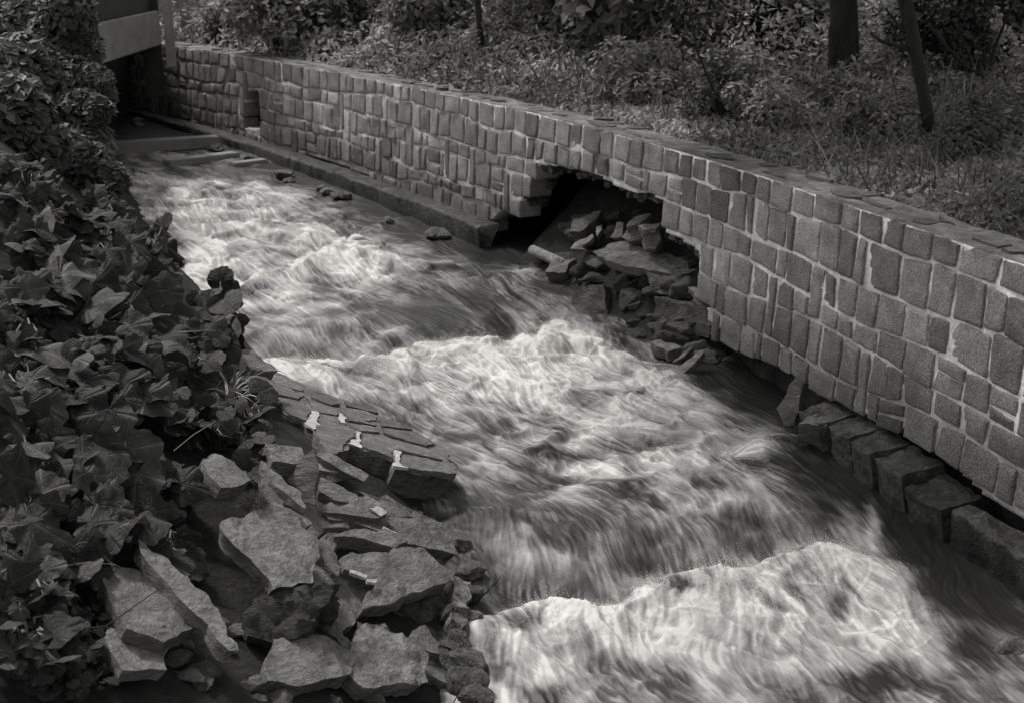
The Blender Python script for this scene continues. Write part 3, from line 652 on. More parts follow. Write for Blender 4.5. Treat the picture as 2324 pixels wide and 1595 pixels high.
# ------------------------------------------------------------------ rocks
def surf_hit(u, v, fn, h=0.0):
    d = ray(u, v); t = np.linspace(1.5, 40, 3000); x = d[0] * t; y = d[1] * t; z = CAM_Z + d[2] * t
    below = (z < fn(x, y) + h) & (t > 2.6); k = int(np.argmax(below)) if below.any() else int(np.searchsorted(t, 19.6)); return np.array([x[k], y[k], z[k]])
def bank_rock_z(x, y): return bank_z(x, y)[0]
def grad_n(p, fn):
    e = .25; x = np.array([p[0] - e, p[0] + e, p[0], p[0]]); y = np.array([p[1], p[1], p[1] - e, p[1] + e]); z = fn(x, y)
    n = np.array([-(z[1] - z[0]) / (2 * e), -(z[3] - z[2]) / (2 * e), 1.0]); return n / np.linalg.norm(n)
Z2 = lambda P: [(x * .27555 + 514.4, y * .27555 + 776.2) for x, y in P]
Z3 = lambda P: [(x * .3518 + 140.3, y * .3518 + 935.2) for x, y in P]
Z4 = lambda P: [(x * .24623 + 561.1, y * .24623 + 1103.5) for x, y in P]
ZH = lambda P: [(x * .3049 + 1075.5, y * .3049 + 355.4) for x, y in P]
Z5 = lambda P: [(x * .3166 + 1683.4, y * .3166 + 729.4) for x, y in P]
_seed = [0]
def slab(P, dz, thick, label, cat='rock', name='rock', fn=bank_rock_z, tilt=(0, 0), m=None, tone=1.0, n=None, rough=.013, seg=.032, taper=.04, group=None, parent=None, zf=None, strata=0.03):
    P = np.array(P, float); c = P.mean(0); _seed[0] += 1
    if fn is bank_rock_z: P = c + (P - c) * 1.17
    p0 = surf_hit(c[0], c[1], fn, dz) if zf is None else at_water(c[0], c[1], zf)
    nn = grad_n(p0, fn) if n is None else np.array(n, float); nn = nn + np.array([tilt[0], tilt[1], 0]); nn /= np.linalg.norm(nn)
    pts = [at_plane(u, v, p0, nn) for u, v in P]
    # drop repeated order problems: make sure the outline is seen counter-clockwise from above
    a = sum(pts[i][0] * pts[(i + 1) % len(pts)][1] - pts[(i + 1) % len(pts)][0] * pts[i][1] for i in range(len(pts)))
    if a < 0: pts = pts[::-1]
    if fn is bank_rock_z: thick = min(thick, .11) if tone > .7 else thick
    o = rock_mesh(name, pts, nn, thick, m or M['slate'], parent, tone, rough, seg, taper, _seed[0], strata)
    if parent is None: tag(o, label, cat, group)
    return o
# hero slab: a piece of the old wall lying in the stream
tipA = at_water(1038, 1075, .20); bA = at_water(850, 930, -.02); cA = at_water(713, 985, .46)
nA = np.cross(bA - tipA, cA - tipA); nA /= np.linalg.norm(nA); nA = nA if nA[2] > 0 else -nA
OUT = Z2([(270,262),(400,240),(660,365),(900,450),(1240,560),(1500,680),(1700,790),(1820,900),(1895,1085),(1600,1062),(1400,1012),(1370,955),(1000,850),(960,915),(870,930),(790,880),(720,740),(640,660),(490,600),(370,430),(320,330)])
big = empty('fallen_masonry', tuple(at_water(800, 990, -.1)), 'large fallen piece of slate masonry with white mortar, jutting into the stream', 'masonry')
def on_A(P, lift): 
    o_ = nA * lift; return [at_plane(u, v, tipA + o_, nA) for u, v in P]
def ccw(pts):
    a = sum(pts[i][0] * pts[(i + 1) % len(pts)][1] - pts[(i + 1) % len(pts)][0] * pts[i][1] for i in range(len(pts))); return pts if a > 0 else pts[::-1]
rock_mesh('masonry_core', ccw(on_A(OUT, 0)), nA, .30, M['slate'], big, .9, .008, .05, .10, 301)
SL = [[(268,262),(400,242),(560,320),(640,385),(615,402),(560,388),(400,330)],[(335,322),(470,350),(560,400),(618,412),(590,465),(420,425),(380,400)],
 [(400,440),(580,480),(640,545),(700,572),(650,640),(520,592)],[(690,408),(745,402),(900,460),(930,508),(865,515),(700,452)],[(640,440),(690,472),(860,530),(920,572),(900,600),(740,570)],
 [(965,482),(1180,522),(1240,562),(1230,582),(985,515)],[(945,532),(1130,562),(1235,600),(1235,640),(1130,640),(1240,680),(1000,640)],
 [(760,590),(915,612),(930,660),(1060,730),(1060,770),(985,830),(955,900),(870,922),(795,872),(745,740)],[(1000,662),(1240,700),(1250,740),(1110,725)],
 [(1115,750),(1250,765),(1640,868),(1780,965),(1450,890),(1370,870),(1370,945),(1120,855)],[(1280,700),(1560,735),(1715,830),(1650,852),(1300,745)],
 [(1460,925),(1790,992),(1850,1022),(1885,1078),(1600,1052),(1445,1012)],[(1255,622),(1400,650),(1530,715),(1280,690)]]
for i, P in enumerate(SL):
    rock_mesh('slate_stone', ccw(on_A(Z2(P), .022)), nA, .05, M['slate'], big, [1.0,.95,.9,.62,1.0,.6,.9,.85,.95,.95,.75,.9,.7][i], .005, .04, .02, 320 + i)
for i, P in enumerate([[(700,560),(750,575),(745,640),(755,700),(720,715),(640,665),(690,620)],[(925,575),(965,590),(985,665),(940,660),(918,615)],[(1070,735),(1110,740),(1090,820),(1115,868),(990,825),(1055,800)],[(1380,870),(1445,895),(1420,940),(1435,1000),(1500,1035),(1375,1018),(1390,950)]]):
    rock_mesh('mortar_patch', ccw(on_A(Z2(P), .018)), nA, .02, M['mortar'], big, .75, .006, .03, .02, 350 + i)
B = 'broken slate slabs on the left bank'
slab(Z2([(140,90),(212,72),(375,190),(395,226),(215,222),(150,125)]), .30, .12, 'blocky stone at the upstream tip of the fallen masonry', group=B, tilt=(.0,-.1))
# lower group
slab(Z4([(1110,1200),(1300,1120),(1620,980),(1900,870),(1930,1100),(1880,1300),(1640,1400),(1400,1400),(1150,1300)]), .0, .35, 'dark lower block right under the big square front slab', m=M['wet'], group=B, tilt=(.1,-.5), rough=.02)
slab(Z4([(945,665),(1180,642),(1310,638),(1345,610),(1480,590),(1590,602),(1700,720),(1822,803),(1760,880),(1600,922),(1450,980),(1300,1045),(1180,1058),(1115,1080),(1140,960),(1205,885),(1115,850),(965,770)]), .26, .17, 'big flat square slab with a thick dark front, lowest by the water', group=B, tilt=(.10,-.22), taper=-.02, tone=1.05, strata=.006)
slab(Z4([(840,430),(1060,402),(1250,402),(1400,450),(1440,492),(1330,550),(1160,502),(1000,460),(850,462)]), .27, .15, 'narrow lens-shaped slab with a dark overhanging front edge', group=B, tilt=(.0,-.15))
slab(Z4([(740,160),(900,112),(1080,95),(1230,188),(1195,268),(870,236),(722,225)]), .24, .06, 'smooth lit slab just below the shadow of the fallen masonry', group=B, tilt=(0,-.1), tone=1.05)
slab(Z4([(730,242),(870,240),(1170,292),(1270,312),(1250,400),(1160,390),(960,312),(800,300)]), .20, .06, 'long thin slab tucked under the smooth lit slab', group=B, tone=.85)
slab(Z4([(1080,62),(1300,102),(1700,300),(1750,352),(1640,312),(1290,232),(1170,130)]), .12, .08, 'dark wet strip of slate between the masonry shadow and the water', m=M['wet'], tone=1.3, group=B)
slab(Z4([(1340,268),(1430,282),(1700,340),(1960,342),(1990,480),(1895,600),(1700,552),(1490,510),(1430,450),(1345,392),(1300,322)]), .14, .16, 'wet pitted slab running out into the water edge', tone=.85, group=B, tilt=(.1,0))
slab(Z4([(1495,540),(1560,560),(1862,790),(1825,790),(1640,642)]), .12, .10, 'thin blade of slate along the right edge of the square slab', group=B)
slab(Z4([(590,560),(640,642),(760,800),(792,905),(580,850),(572,700)]), .20, .12, 'grey triangular slab above the big dark boulder', group=B, tone=.9)
slab(Z4([(630,502),(730,560),(828,650),(822,800),(772,760),(680,620)]), .26, .10, 'narrow upright slab left of the square slab', group=B, tone=.85)
slab(Z4([(822,790),(960,780),(1100,850),(1150,900),(1130,960),(1080,1110),(965,1240),(870,1280),(780,1230),(740,1160),(655,1125),(790,940),(830,880)]), .14, .14, 'pale sloping slab left of the square slab, between it and the dark boulder', group=B, tilt=(.1,-.1))
slab(Z4([(530,122),(700,102),(750,170),(705,222),(870,300),(900,368),(700,370),(622,470),(560,460),(520,300)]), .17, .12, 'wide grey slab in the middle of the bank rubble', group=B)
slab(Z4([(680,500),(760,430),(822,420),(842,520),(800,600)]), .2, .10, 'small chipped stone wedged beside the lens-shaped slab', group=B)
slab(Z4([(1932,862),(2050,892),(2052,1100),(1942,1082)]), .0, .2, 'small square wet stone standing at the water edge', zf=.12, m=M['wet'], tone=1.6, group=B)
slab(Z4([(1890,1150),(2060,1172),(2000,1280),(1892,1202)]), .0, .25, 'flat wet stone below the small square one at the water edge', zf=.1, m=M['wet'], tone=1.4, group=B)
slab(Z4([(1950,1290),(2060,1310),(2040,1420),(1900,1480),(1800,1440)]), .0, .25, 'low dark stone where white water meets the lowest rocks', zf=.05, m=M['wet'], tone=1.0, group=B)
slab(Z4([(260,1520),(300,1440),(500,1380),(700,1430),(860,1470),(985,1540),(900,1700),(500,1800),(250,1750)]), .14, .12, 'smooth rounded rock at the bottom, left of the lowest centre rock', group=B, rough=.02, tilt=(0,-.15))
slab(Z4([(1005,1520),(1050,1270),(1130,1265),(1270,1290),(1400,1380),(1475,1430),(1520,1470),(1640,1530),(1600,1750),(1100,1800),(980,1700)]), .18, .14, 'rough bright rock at the bottom centre of the bank', group=B, rough=.022, tilt=(.05,-.15), tone=1.15)
slab(Z4([(1480,1410),(1640,1312),(1700,1380),(1785,1440),(1750,1520),(1600,1480)]), .12, .2, 'small pointed rock right of the rough bright bottom rock', group=B, tone=.8)
slab(Z4([(1650,1520),(1800,1500),(2000,1540),(2050,1700),(1900,1800),(1650,1720)]), .06, .2, 'wet rock at the very bottom beside the foam', m=M['wet'], group=B, tone=1.4)
slab(Z4([(50,1180),(130,1060),(250,935),(400,945),(570,945),(620,912),(788,932),(700,1070),(600,1130),(560,1300),(300,1400),(60,1330)]), .30, .5, 'big dark boulder in shadow with one lit left shoulder', group=B, rough=.035, tilt=(-.25,-.75), tone=.28, taper=.1)  # colour darkened to carry the shadow on its front
slab(Z4([(600,1140),(650,1130),(740,1170),(860,1290),(960,1480),(880,1470),(820,1380),(640,1260)]), .12, .15, 'dark ragged stone below the pale sloping slab', m=M['wet'], group=B, tone=1.2)
# upper-left group
slab(Z3([(1060,742),(1110,712),(1200,700),(1255,640),(1290,582),(1450,662),(1560,780),(1620,832),(1600,1000),(1590,1068),(1500,1062),(1365,1100),(1340,1042),(1240,932),(1140,850)]), .42, .22, 'largest pale leaning slab with an overhang above deep shadow', group=B, tilt=(-.02,-.12), taper=.15, tone=1.05)
slab(Z3([(925,300),(1005,285),(1100,330),(1190,430),(1150,452),(1030,470),(960,402)]), .40, .2, 'pale rounded stone face half covered by moss and leaves', group=B)
slab(Z3([(540,862),(600,920),(700,980),(850,1130),(980,1250),(1070,1450),(1080,1478),(1040,1480),(865,1290),(750,1180),(640,1050),(560,950)]), .33, .09, 'long pale blade of slate pointing down to the right', group=B, tilt=(-.05,-.1), tone=1.05)
slab(Z3([(300,1100),(370,1032),(480,1040),(560,1090),(700,1190),(855,1300),(810,1370),(700,1420),(640,1448),(560,1412),(440,1370),(340,1200)]), .22, .12, 'wide mossy slab with a ragged edge beside the long slate blade', group=B, tone=.9)
slab(Z3([(330,1402),(430,1410),(560,1480),(650,1530),(640,1640),(400,1640),(300,1500)]), .14, .08, 'bright edged stone at the bottom left corner', group=B, tone=1.2)
slab(Z3([(1310,342),(1400,402),(1530,512),(1560,602),(1500,562),(1350,442)]), .48, .05, 'top leaf of three thin slate layers leaning together', group=B)
slab(Z3([(1290,432),(1350,460),(1450,640),(1450,665),(1300,572)]), .44, .06, 'dark middle leaf of three thin slate layers leaning together', group=B, tone=.65)
slab(Z3([(1350,442),(1500,572),(1600,700),(1570,712),(1440,580)]), .42, .05, 'lowest leaf of three thin slate layers leaning together', group=B, tone=.9)
slab(Z2([(510,1130),(640,950),(710,890),(730,1000),(722,1300),(640,1280),(590,1200)]), .44, .05, 'pointed grey stone standing upright behind the leaves', group=B, n=(-.1, -.75, .65), tone=.75)
slab(Z2([(350,860),(600,870),(640,962),(570,990),(400,972)]), .46, .10, 'pale flat stone resting behind the upright pointed stone', group=B, tone=1.1)
slab(Z2([(765,935),(800,890),(950,962),(1140,1080),(1100,1125),(950,1050)]), .28, .08, 'long tapering slate in the shadow under the fallen masonry', group=B)
slab(Z2([(730,990),(930,1030),(945,1065),(730,1042)]), .24, .04, 'thin bright sliver of stone under the fallen masonry', group=B, tone=1.5)
slab(Z2([(730,1140),(850,1150),(1050,1250),(1050,1290),(900,1292),(780,1222)]), .26, .07, 'rounded slab below the thin bright sliver', group=B)
for P, ml in zip(([(1140,200),(1200,190),(1275,232),(1230,262),(1190,232)],[(1265,375),(1390,425),(1370,440),(1270,400)],[(1390,440),(1460,470),(1440,495),(1395,470)],[(960,765),(1100,810),(1090,835),(960,790)],[(1110,850),(1200,850),(1180,885),(1115,872)],[(480,740),(540,690),(560,720),(575,845),(530,845)],[(220,790),(290,755),(350,800),(300,845),(240,850)]), ['beside the smooth lit slab','right of the lens-shaped slab','at the right tip of the lens-shaped slab','on the left edge of the square slab','on the middle of the square slab','above the dark boulder on its right','above the dark boulder on its left']):
    slab(Z4(P), .27, .02, 'scrap of white mortar ' + ml, 'mortar', 'mortar_scrap', m=M['mortar'], tone=.7, group='mortar scraps on the bank', rough=.006, seg=.03)
# filler rubble under the slabs
BREACH_LM = [(1215,575,'pale bar-shaped stone'),(1440,590,'wide flat slab with a pale rim'),(1460,540,'white-topped broken stone'),(1510,660,'squared masonry block under the rim'),(1330,690,'large dark squared boulder'),(1555,810,'two thin wet slabs'),(1330,520,'dim slab deep inside'),(1600,730,'old wall base'),(1270,640,'humped stone')]
BANK_LM = [(620,1250,'largest pale leaning slab'),(880,1300,'big flat square slab'),(650,1380,'big dark boulder'),(400,1350,'long pale blade of slate'),(300,1400,'wide mossy slab'),(730,1470,'smooth rounded bottom rock'),(870,1480,'rough bright bottom rock'),(850,1190,'smooth lit slab'),(720,1060,'upright pointed stone'),(970,1240,'wet pitted slab'),(740,1220,'wide grey middle slab'),(480,1560,'bottom edge of the bank')]
_cnt = {}
def lab_at(u, v, rad, LM, tail):
    k = min(LM, key=lambda q: (q[0] - u) ** 2 + (q[1] - v) ** 2); dx, dy = u - k[0], v - k[1]
    dr = ('right of' if dx > 0 else 'left of') if abs(dx) > abs(dy) else ('below' if dy > 0 else 'above')
    near = 'close' if math.hypot(dx, dy) < 45 else 'further'
    sz_ = 'small' if rad < .09 else 'middling' if rad < .14 else 'large' if rad < .2 else 'very large'
    key = f"{sz_} rubble stone {near} {dr} the {k[2]} {tail}"; _cnt[key] = _cnt.get(key, 0) + 1
    return (["", "second ", "third ", "fourth ", "fifth ", "sixth ", "seventh ", "eighth "][min(_cnt[key] - 1, 7)] + key).replace('further left', 'somewhat left').replace('further right', 'somewhat right').replace('close left', 'just left').replace('close right', 'just right').replace('close above', 'just above').replace('close below', 'just below').replace('further above', 'well above').replace('further below', 'well below').strip()
def boulder(p, r, name, label, m, group, seed, tone=1.0, sq=(1, 1, .7), cat='rock', proto=None):
    rr = random.Random(seed); bm = bmesh.new()
    for i in range(16):
        v = Vector((rr.gauss(0, 1), rr.gauss(0, 1), rr.gauss(0, 1))).normalized() * rr.uniform(.75, 1.1); bm.verts.new((v.x * sq[0] * r, v.y * sq[1] * r, v.z * sq[2] * r))
    h = bmesh.ops.convex_hull(bm, input=bm.verts); bmesh.ops.delete(bm, geom=[v for v in bm.verts if not v.link_faces], context='VERTS')
    bmesh.ops.bevel(bm, geom=list(bm.edges), offset=r * .05, segments=1, affect='EDGES')
    bmesh.ops.triangulate(bm, faces=bm.faces)
    for _ in range(3):
        ed = [x for x in bm.edges if x.calc_length() > r * .28]
        if not ed: break
        bmesh.ops.subdivide_edges(bm, edges=ed, cuts=1); bmesh.ops.triangulate(bm, faces=[f for f in bm.faces if len(f.verts) > 3])
    bm.normal_update(); off = Vector((seed * 1.7, seed * .3, 0))
    for v in bm.verts: v.co += v.normal * r * .07 * (mn.noise(v.co * (2.5 / r) + off) + .6 * mn.noise(v.co * (7 / r) + off))
    q = Vector((rr.random(), rr.random(), rr.random())).normalized()
    V = np.array([v.co[:] for v in bm.verts]); bm.verts.index_update(); F = [[v.index for v in f.verts] for f in bm.faces]; bm.free()
    o = mesh_np(name, V + np.asarray(p), F, m, None, np.full(len(V), tone), False); return tag(o, label, cat, group)
rr_ = random.Random(21)
for i in range(110):
    u = rr_.uniform(380, 1030); v = rr_.uniform(1050, 1590)
    if in_poly(u, v, [(400,1150),(510,1190),(640,1330),(560,1420),(470,1380),(380,1240)]): continue
    if not in_poly(u, v, [(600,1060),(900,1110),(1040,1200),(1050,1640),(150,1640),(420,1400),(500,1250)]): continue
    p = surf_hit(u, v, bank_rock_z, .0)
    boulder(p, (rd := rr_.uniform(.05, .14)), 'rock', lab_at(u, v, rd, BANK_LM, ''), M['slate'], 'rubble between the bank slabs', 100 + i, rr_.uniform(.4, .8), (1, rr_.uniform(.6, 1), rr_.uniform(.3, .6)))
rr_ = random.Random(3)
for i, (u, v, lb) in enumerate([(1048,1235,'wet dark stone at the shore beside the wet pitted slab'),(1062,1290,'wet dark stone at the shore right of the square slab corner'),(1058,1345,'low wet stone at the shore where the crest foam starts'),(1072,1400,'wet stone half covered by foam at the shore'),(1050,1450,'wet stone at the shore below the crest foam'),(1078,1500,'wet stone at the shore near the bottom edge'),(1058,1550,'second lowest wet stone at the shore'),(1085,1590,'lowest wet stone at the shore by the bottom edge'),(1030,1500,'wet stone behind the shore stones near the bottom edge'),(1020,1400,'wet stone between the square slab and the foam')]):
    p = at_water(u, v, .03); boulder(p, rr_.uniform(.10, .19), 'rock', lb, M['wet'], 'wet stones along the left shore', 800 + i, rr_.uniform(.6, 1.2), (1, .8, .7))
# breach rubble
GZ = lambda x, y: ground_z(x, y)
H_ = 'stones fallen out of the breach'
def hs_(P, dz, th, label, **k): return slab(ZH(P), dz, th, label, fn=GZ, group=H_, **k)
q0 = surf_hit(1208, 568, GZ, .20); q1_ = surf_hit(1262, 592, GZ, .16); mb = MB(); dl = q1_ - q0
mb.tube([q0 - dl * .02, q0, q0 + dl * .3, q0 + dl * .7, q1_, q1_ + dl * .35], [.05, .068, .072, .068, .072, .066], 9, np.float64(1.5)); o = mb.build('bar_stone', M['slate']); tag(o, 'pale bar-shaped stone poking out towards the stream at the left end of the rubble', 'rock', H_)
hs_([(890,710),(1060,632),(1130,625),(1280,690),(1450,712),(1655,790),(1640,852),(1500,888),(1300,848),(1100,808),(980,770)], .30, .10, 'wide flat slab with a pale rim lying in the mouth of the breach', n=(-.18,-.25,1), tone=.95)
hs_([(1290,862),(1500,892),(1560,935),(1572,1052),(1440,1040),(1310,1012)], .16, .3, 'squared masonry block under the rim of the flat slab', n=(-.55,-.75,.25), tone=1.0)
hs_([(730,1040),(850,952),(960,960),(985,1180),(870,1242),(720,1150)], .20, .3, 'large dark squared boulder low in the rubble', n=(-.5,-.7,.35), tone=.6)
hs_([(1110,600),(1150,512),(1240,550),(1240,622),(1160,632)], .50, .15, 'grey angular stone leaning left of the white-topped one', n=(-.4,-.7,.6), tone=1.1)
hs_([(1230,552),(1370,532),(1392,622),(1350,700),(1262,690)], .50, .2, 'white-topped broken stone highest in the breach', n=(-.4,-.8,.35), tone=1.0)
hs_([(1222,512),(1402,495),(1355,540),(1262,548)], .66, .05, 'thin bright flake on top of the broken stone', n=(-.1,-.3,1), tone=1.7)
hs_([(1020,602),(1062,490),(1116,492),(1102,600)], .50, .12, 'narrow pale brick-like stone leaning in the breach', n=(-.4,-.7,.5), tone=1.15)
hs_([(1130,522),(1190,450),(1290,415),(1322,430),(1225,508)], .62, .12, 'tilted slab at the back of the heap inside the breach', n=(-.3,-.55,.8), tone=1.1)
hs_([(700,560),(742,470),(950,400),(902,480),(782,560)], .45, .15, 'dim slab deep inside the breach', n=(-.3,-.5,.8), tone=.7)
hs_([(720,685),(882,572),(892,600),(802,672),(842,690)], .36, .05, 'thin splinter of stone on the dark side of the heap', n=(-.3,-.5,.8), tone=1.2)
hs_([(520,860),(580,775),(660,762),(762,762),(700,800),(680,862)], .22, .2, 'humped stone beside the bar-shaped one', n=(-.3,-.5,.8), tone=.9)
hs_([(900,560),(905,520),(952,512),(950,550),(915,600)], .45, .1, 'small light chip beside the leaning brick-like stone', n=(-.3,-.6,.7), tone=1.3)
hs_([(1580,962),(1820,1000),(1800,1032),(1690,1080),(1662,1060)], .22, .08, 'flat ledge stone tucked under the hanging wall edge', n=(-.2,-.3,1), tone=1.2)
hs_([(950,1252),(1000,1182),(1082,1190),(1060,1262),(1000,1300)], .12, .15, 'pale wedge at the foot of the heap by the splash', n=(-.3,-.5,.8), tone=.8)
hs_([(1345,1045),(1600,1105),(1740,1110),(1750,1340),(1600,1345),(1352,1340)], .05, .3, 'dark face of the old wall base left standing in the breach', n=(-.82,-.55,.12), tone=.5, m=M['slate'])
hs_([(1320,1382),(1400,1360),(1545,1420),(1440,1452)], .05, .12, 'low wet ledge stone below the old wall base', zf=.12, n=(-.1,-.1,1), tone=.9)
hs_([(1480,1532),(1600,1412),(1640,1412),(1560,1492)], .1, .08, 'upper of two thin wet slabs tilted in the water under the wall', zf=.12, n=(-.3,-.4,.8), tone=.9)
hs_([(1490,1600),(1690,1432),(1712,1442),(1640,1540),(1560,1610)], .1, .08, 'lower of two thin wet slabs tilted in the water under the wall', zf=.12, n=(-.3,-.4,.8), tone=1.1)
slab(Z5([(250,622),(390,402),(440,440),(410,600),(380,742),(300,742)]), 0, .14, 'tall leaning stone at the start of the footing blocks', fn=GZ, zf=.28, n=(-.5,-.8,.3), tone=.95, group=H_)
slab(Z5([(400,732),(520,652),(590,642),(650,692),(602,745)]), 0, .22, 'flat pointed stone against the first footing block', fn=GZ, zf=.30, n=(-.1,-.25,1), tone=.9, group=H_)
rr_ = random.Random(5)
for i in range(200):
    u = rr_.uniform(1150, 1760); v = rr_.uniform(470, 880)
    if not in_poly(u, v, [(1270,500),(1480,440),(1600,600),(1660,720),(1750,850),(1640,870),(1480,800),(1330,700),(1150,660),(1190,590)]): continue
    p = surf_hit(u, v, GZ, .03)
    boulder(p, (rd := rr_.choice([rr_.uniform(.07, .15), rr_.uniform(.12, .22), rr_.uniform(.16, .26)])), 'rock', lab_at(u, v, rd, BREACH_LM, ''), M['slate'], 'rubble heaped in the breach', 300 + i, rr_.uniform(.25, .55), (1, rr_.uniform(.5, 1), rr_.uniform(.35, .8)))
def awash_label(i, p):
    u, v = to_px(p[0], p[1], p[2])
    place = 'beyond the footing blocks' if u > 1200 else ['beside the long sill', 'below the drain recess', 'at the upper rapids', 'along the middle ledge', 'further down the ledge', 'by the ledge end at the breach'][min(int(max(u - 480, 0) // 110), 5)]
    k = _pl.get(place, 0); _pl[place] = k + 1
    return ['largest', 'another', 'third', 'fourth', 'fifth', 'sixth', 'seventh', 'eighth', 'ninth'][min(k, 8)].replace('largest', 'rounded').replace('another', 'second') + ' wet stone awash ' + place
_pl = {}
for i in range(17):      # wet stones along the foot of the ledge
    s = rr_.uniform(3.5, S_H0 + .3) if i < 13 else rr_.uniform(S_H2 + 2.2, WLEN - 5)
    p = wpt(np.array(s), np.array(.0), np.array(rr_.uniform(.42, .8))); p[2] = water_plane_z(p[1]) + rr_.uniform(-.02, .09)
    boulder(p, rr_.uniform(.10, .24), 'rock', awash_label(i, p), M['wet'], 'wet stones awash along the wall', 500 + i, rr_.uniform(.8, 1.5), (1, 1, .5))

# ------------------------------------------------------------------ plants of the left bank
def leaf_cloud(name, P, Nrm, size, m, parent=None, tone=None, seed=0, asp=.5):
    rs = np.random.RandomState(seed); n = len(P); Nrm = Nrm / np.linalg.norm(Nrm, axis=1, keepdims=True)
    t = rs.normal(0, 1, (n, 3)); t -= Nrm * (t * Nrm).sum(1, keepdims=True); t /= np.linalg.norm(t, axis=1, keepdims=True); b = np.cross(Nrm, t)
    size = np.broadcast_to(size, (n,))[:, None] * rs.uniform(.6, 1.3, (n, 1)); f = rs.uniform(-.1, .35, (n, 1))
    V = np.stack([P - t * size, P - b * size * asp + Nrm * f * size * .5, P + t * size - Nrm * size * .25, P + b * size * asp + Nrm * f * size * .5], 1).reshape(-1, 3)
    F = np.arange(4 * n).reshape(n, 4); F = np.concatenate([F[:, [0, 1, 2]], F[:, [0, 2, 3]]])
    if tone is None: tone = rs.uniform(.6, 1.4, n)
    return mesh_np(name, V, F, m, parent, np.repeat(tone, 4), False)
def leaf_proto(kind, k=36):
    th = np.linspace(-math.pi, math.pi, k + 1)[:-1]
    if kind == 'broad':
        r = .42 + .58 * np.cos(th / 2) ** 1.2; r *= 1 - .20 * np.abs(np.sin(th * 2.5)) ** 2; r *= 1 - .07 * (np.arange(k) % 3 == 0)
        r = np.where(np.abs(th) > 2.85, r * .45, r); aspect = .95
    elif kind == 'heart':
        r = .5 + .5 * np.cos(th / 2) ** 2; r = np.where(np.abs(th) > 2.8, r * .5, r) * (1 - .04 * (np.arange(k) % 2)); aspect = 1.05
    else:
        r = .12 + .88 * np.abs(np.cos(th / 2)) ** 3.5; aspect = .8
    V = [(0, 0, 0)]; T = [1.5]; rings = [.3, .65, 1.0]
    vein = np.abs(np.cos(th * 2.5)) ** 6 if kind == 'broad' else np.abs(np.cos(th * 3)) ** 6
    for q in rings:
        for i in range(k):
            x = r[i] * q * math.cos(th[i]); y = r[i] * q * math.sin(th[i]) * aspect
            z = .035 * q * math.cos(th[i] * 5) - .16 * q * q * (1 + .6 * math.cos(th[i])) + .12 * abs(y)
            V.append((x, y, z)); T.append(1 + .30 * vein[i] * (1 - .4 * q) - .05)
    F = [[0, 1 + i, 1 + (i + 1) % k] for i in range(k)]
    for j in range(len(rings) - 1):
        for i in range(k): a = 1 + j * k; F.append([a + i, a + k + i, a + k + (i + 1) % k, a + (i + 1) % k])
    A = np.array([(0, 0)] + [(q, abs(th[i])) for q in rings for i in range(k)])
    return np.array(V), F, np.array(T), A
PROTO = {k: leaf_proto(k) for k in ('broad', 'heart', 'narrow')}
def place_leaf(mb, kind, p, tip, nrm, size, rs, tone):
    V, F, T, A = PROTO[kind]; V = V.copy(); an = np.arctan2(V[:, 1], V[:, 0]); ph = rs.rand() * 50
    V[:, :2] *= (1 + .55 * (fbm(np.cos(an) * 1.3 + ph, np.sin(an) * 1.3 + ph, 3) - .5))[:, None]; V[:, 2] += .16 * (fbm(np.cos(an) * 1.8 + ph, np.sin(an) * 1.8, 2) - .5) * np.hypot(V[:, 0], V[:, 1])
    V[:, 2] += .12 * (vnoise(V[:, 0] * 2.5 + rs.rand() * 50, V[:, 1] * 2.5 + rs.rand() * 50) - .5) + .05 * (vnoise(V[:, 0] * 7 + rs.rand() * 50, V[:, 1] * 7) - .5)
    curl = rs.uniform(-.25, .5); V[:, 2] -= curl * V[:, 0] ** 2 * np.sign(V[:, 0]) * .5; V[:, 2] += rs.uniform(-.1, .35) * V[:, 1] ** 2
    nrm = nrm / np.linalg.norm(nrm); tip = tip - nrm * np.dot(tip, nrm); tip /= np.linalg.norm(tip); sd = np.cross(nrm, tip)
    W = p + size * (V[:, :1] * tip + V[:, 1:2] * sd + V[:, 2:] * nrm); mb.add(W, F, T * tone, A)
def canopy(x, y): return bank_z(x, y)[0]
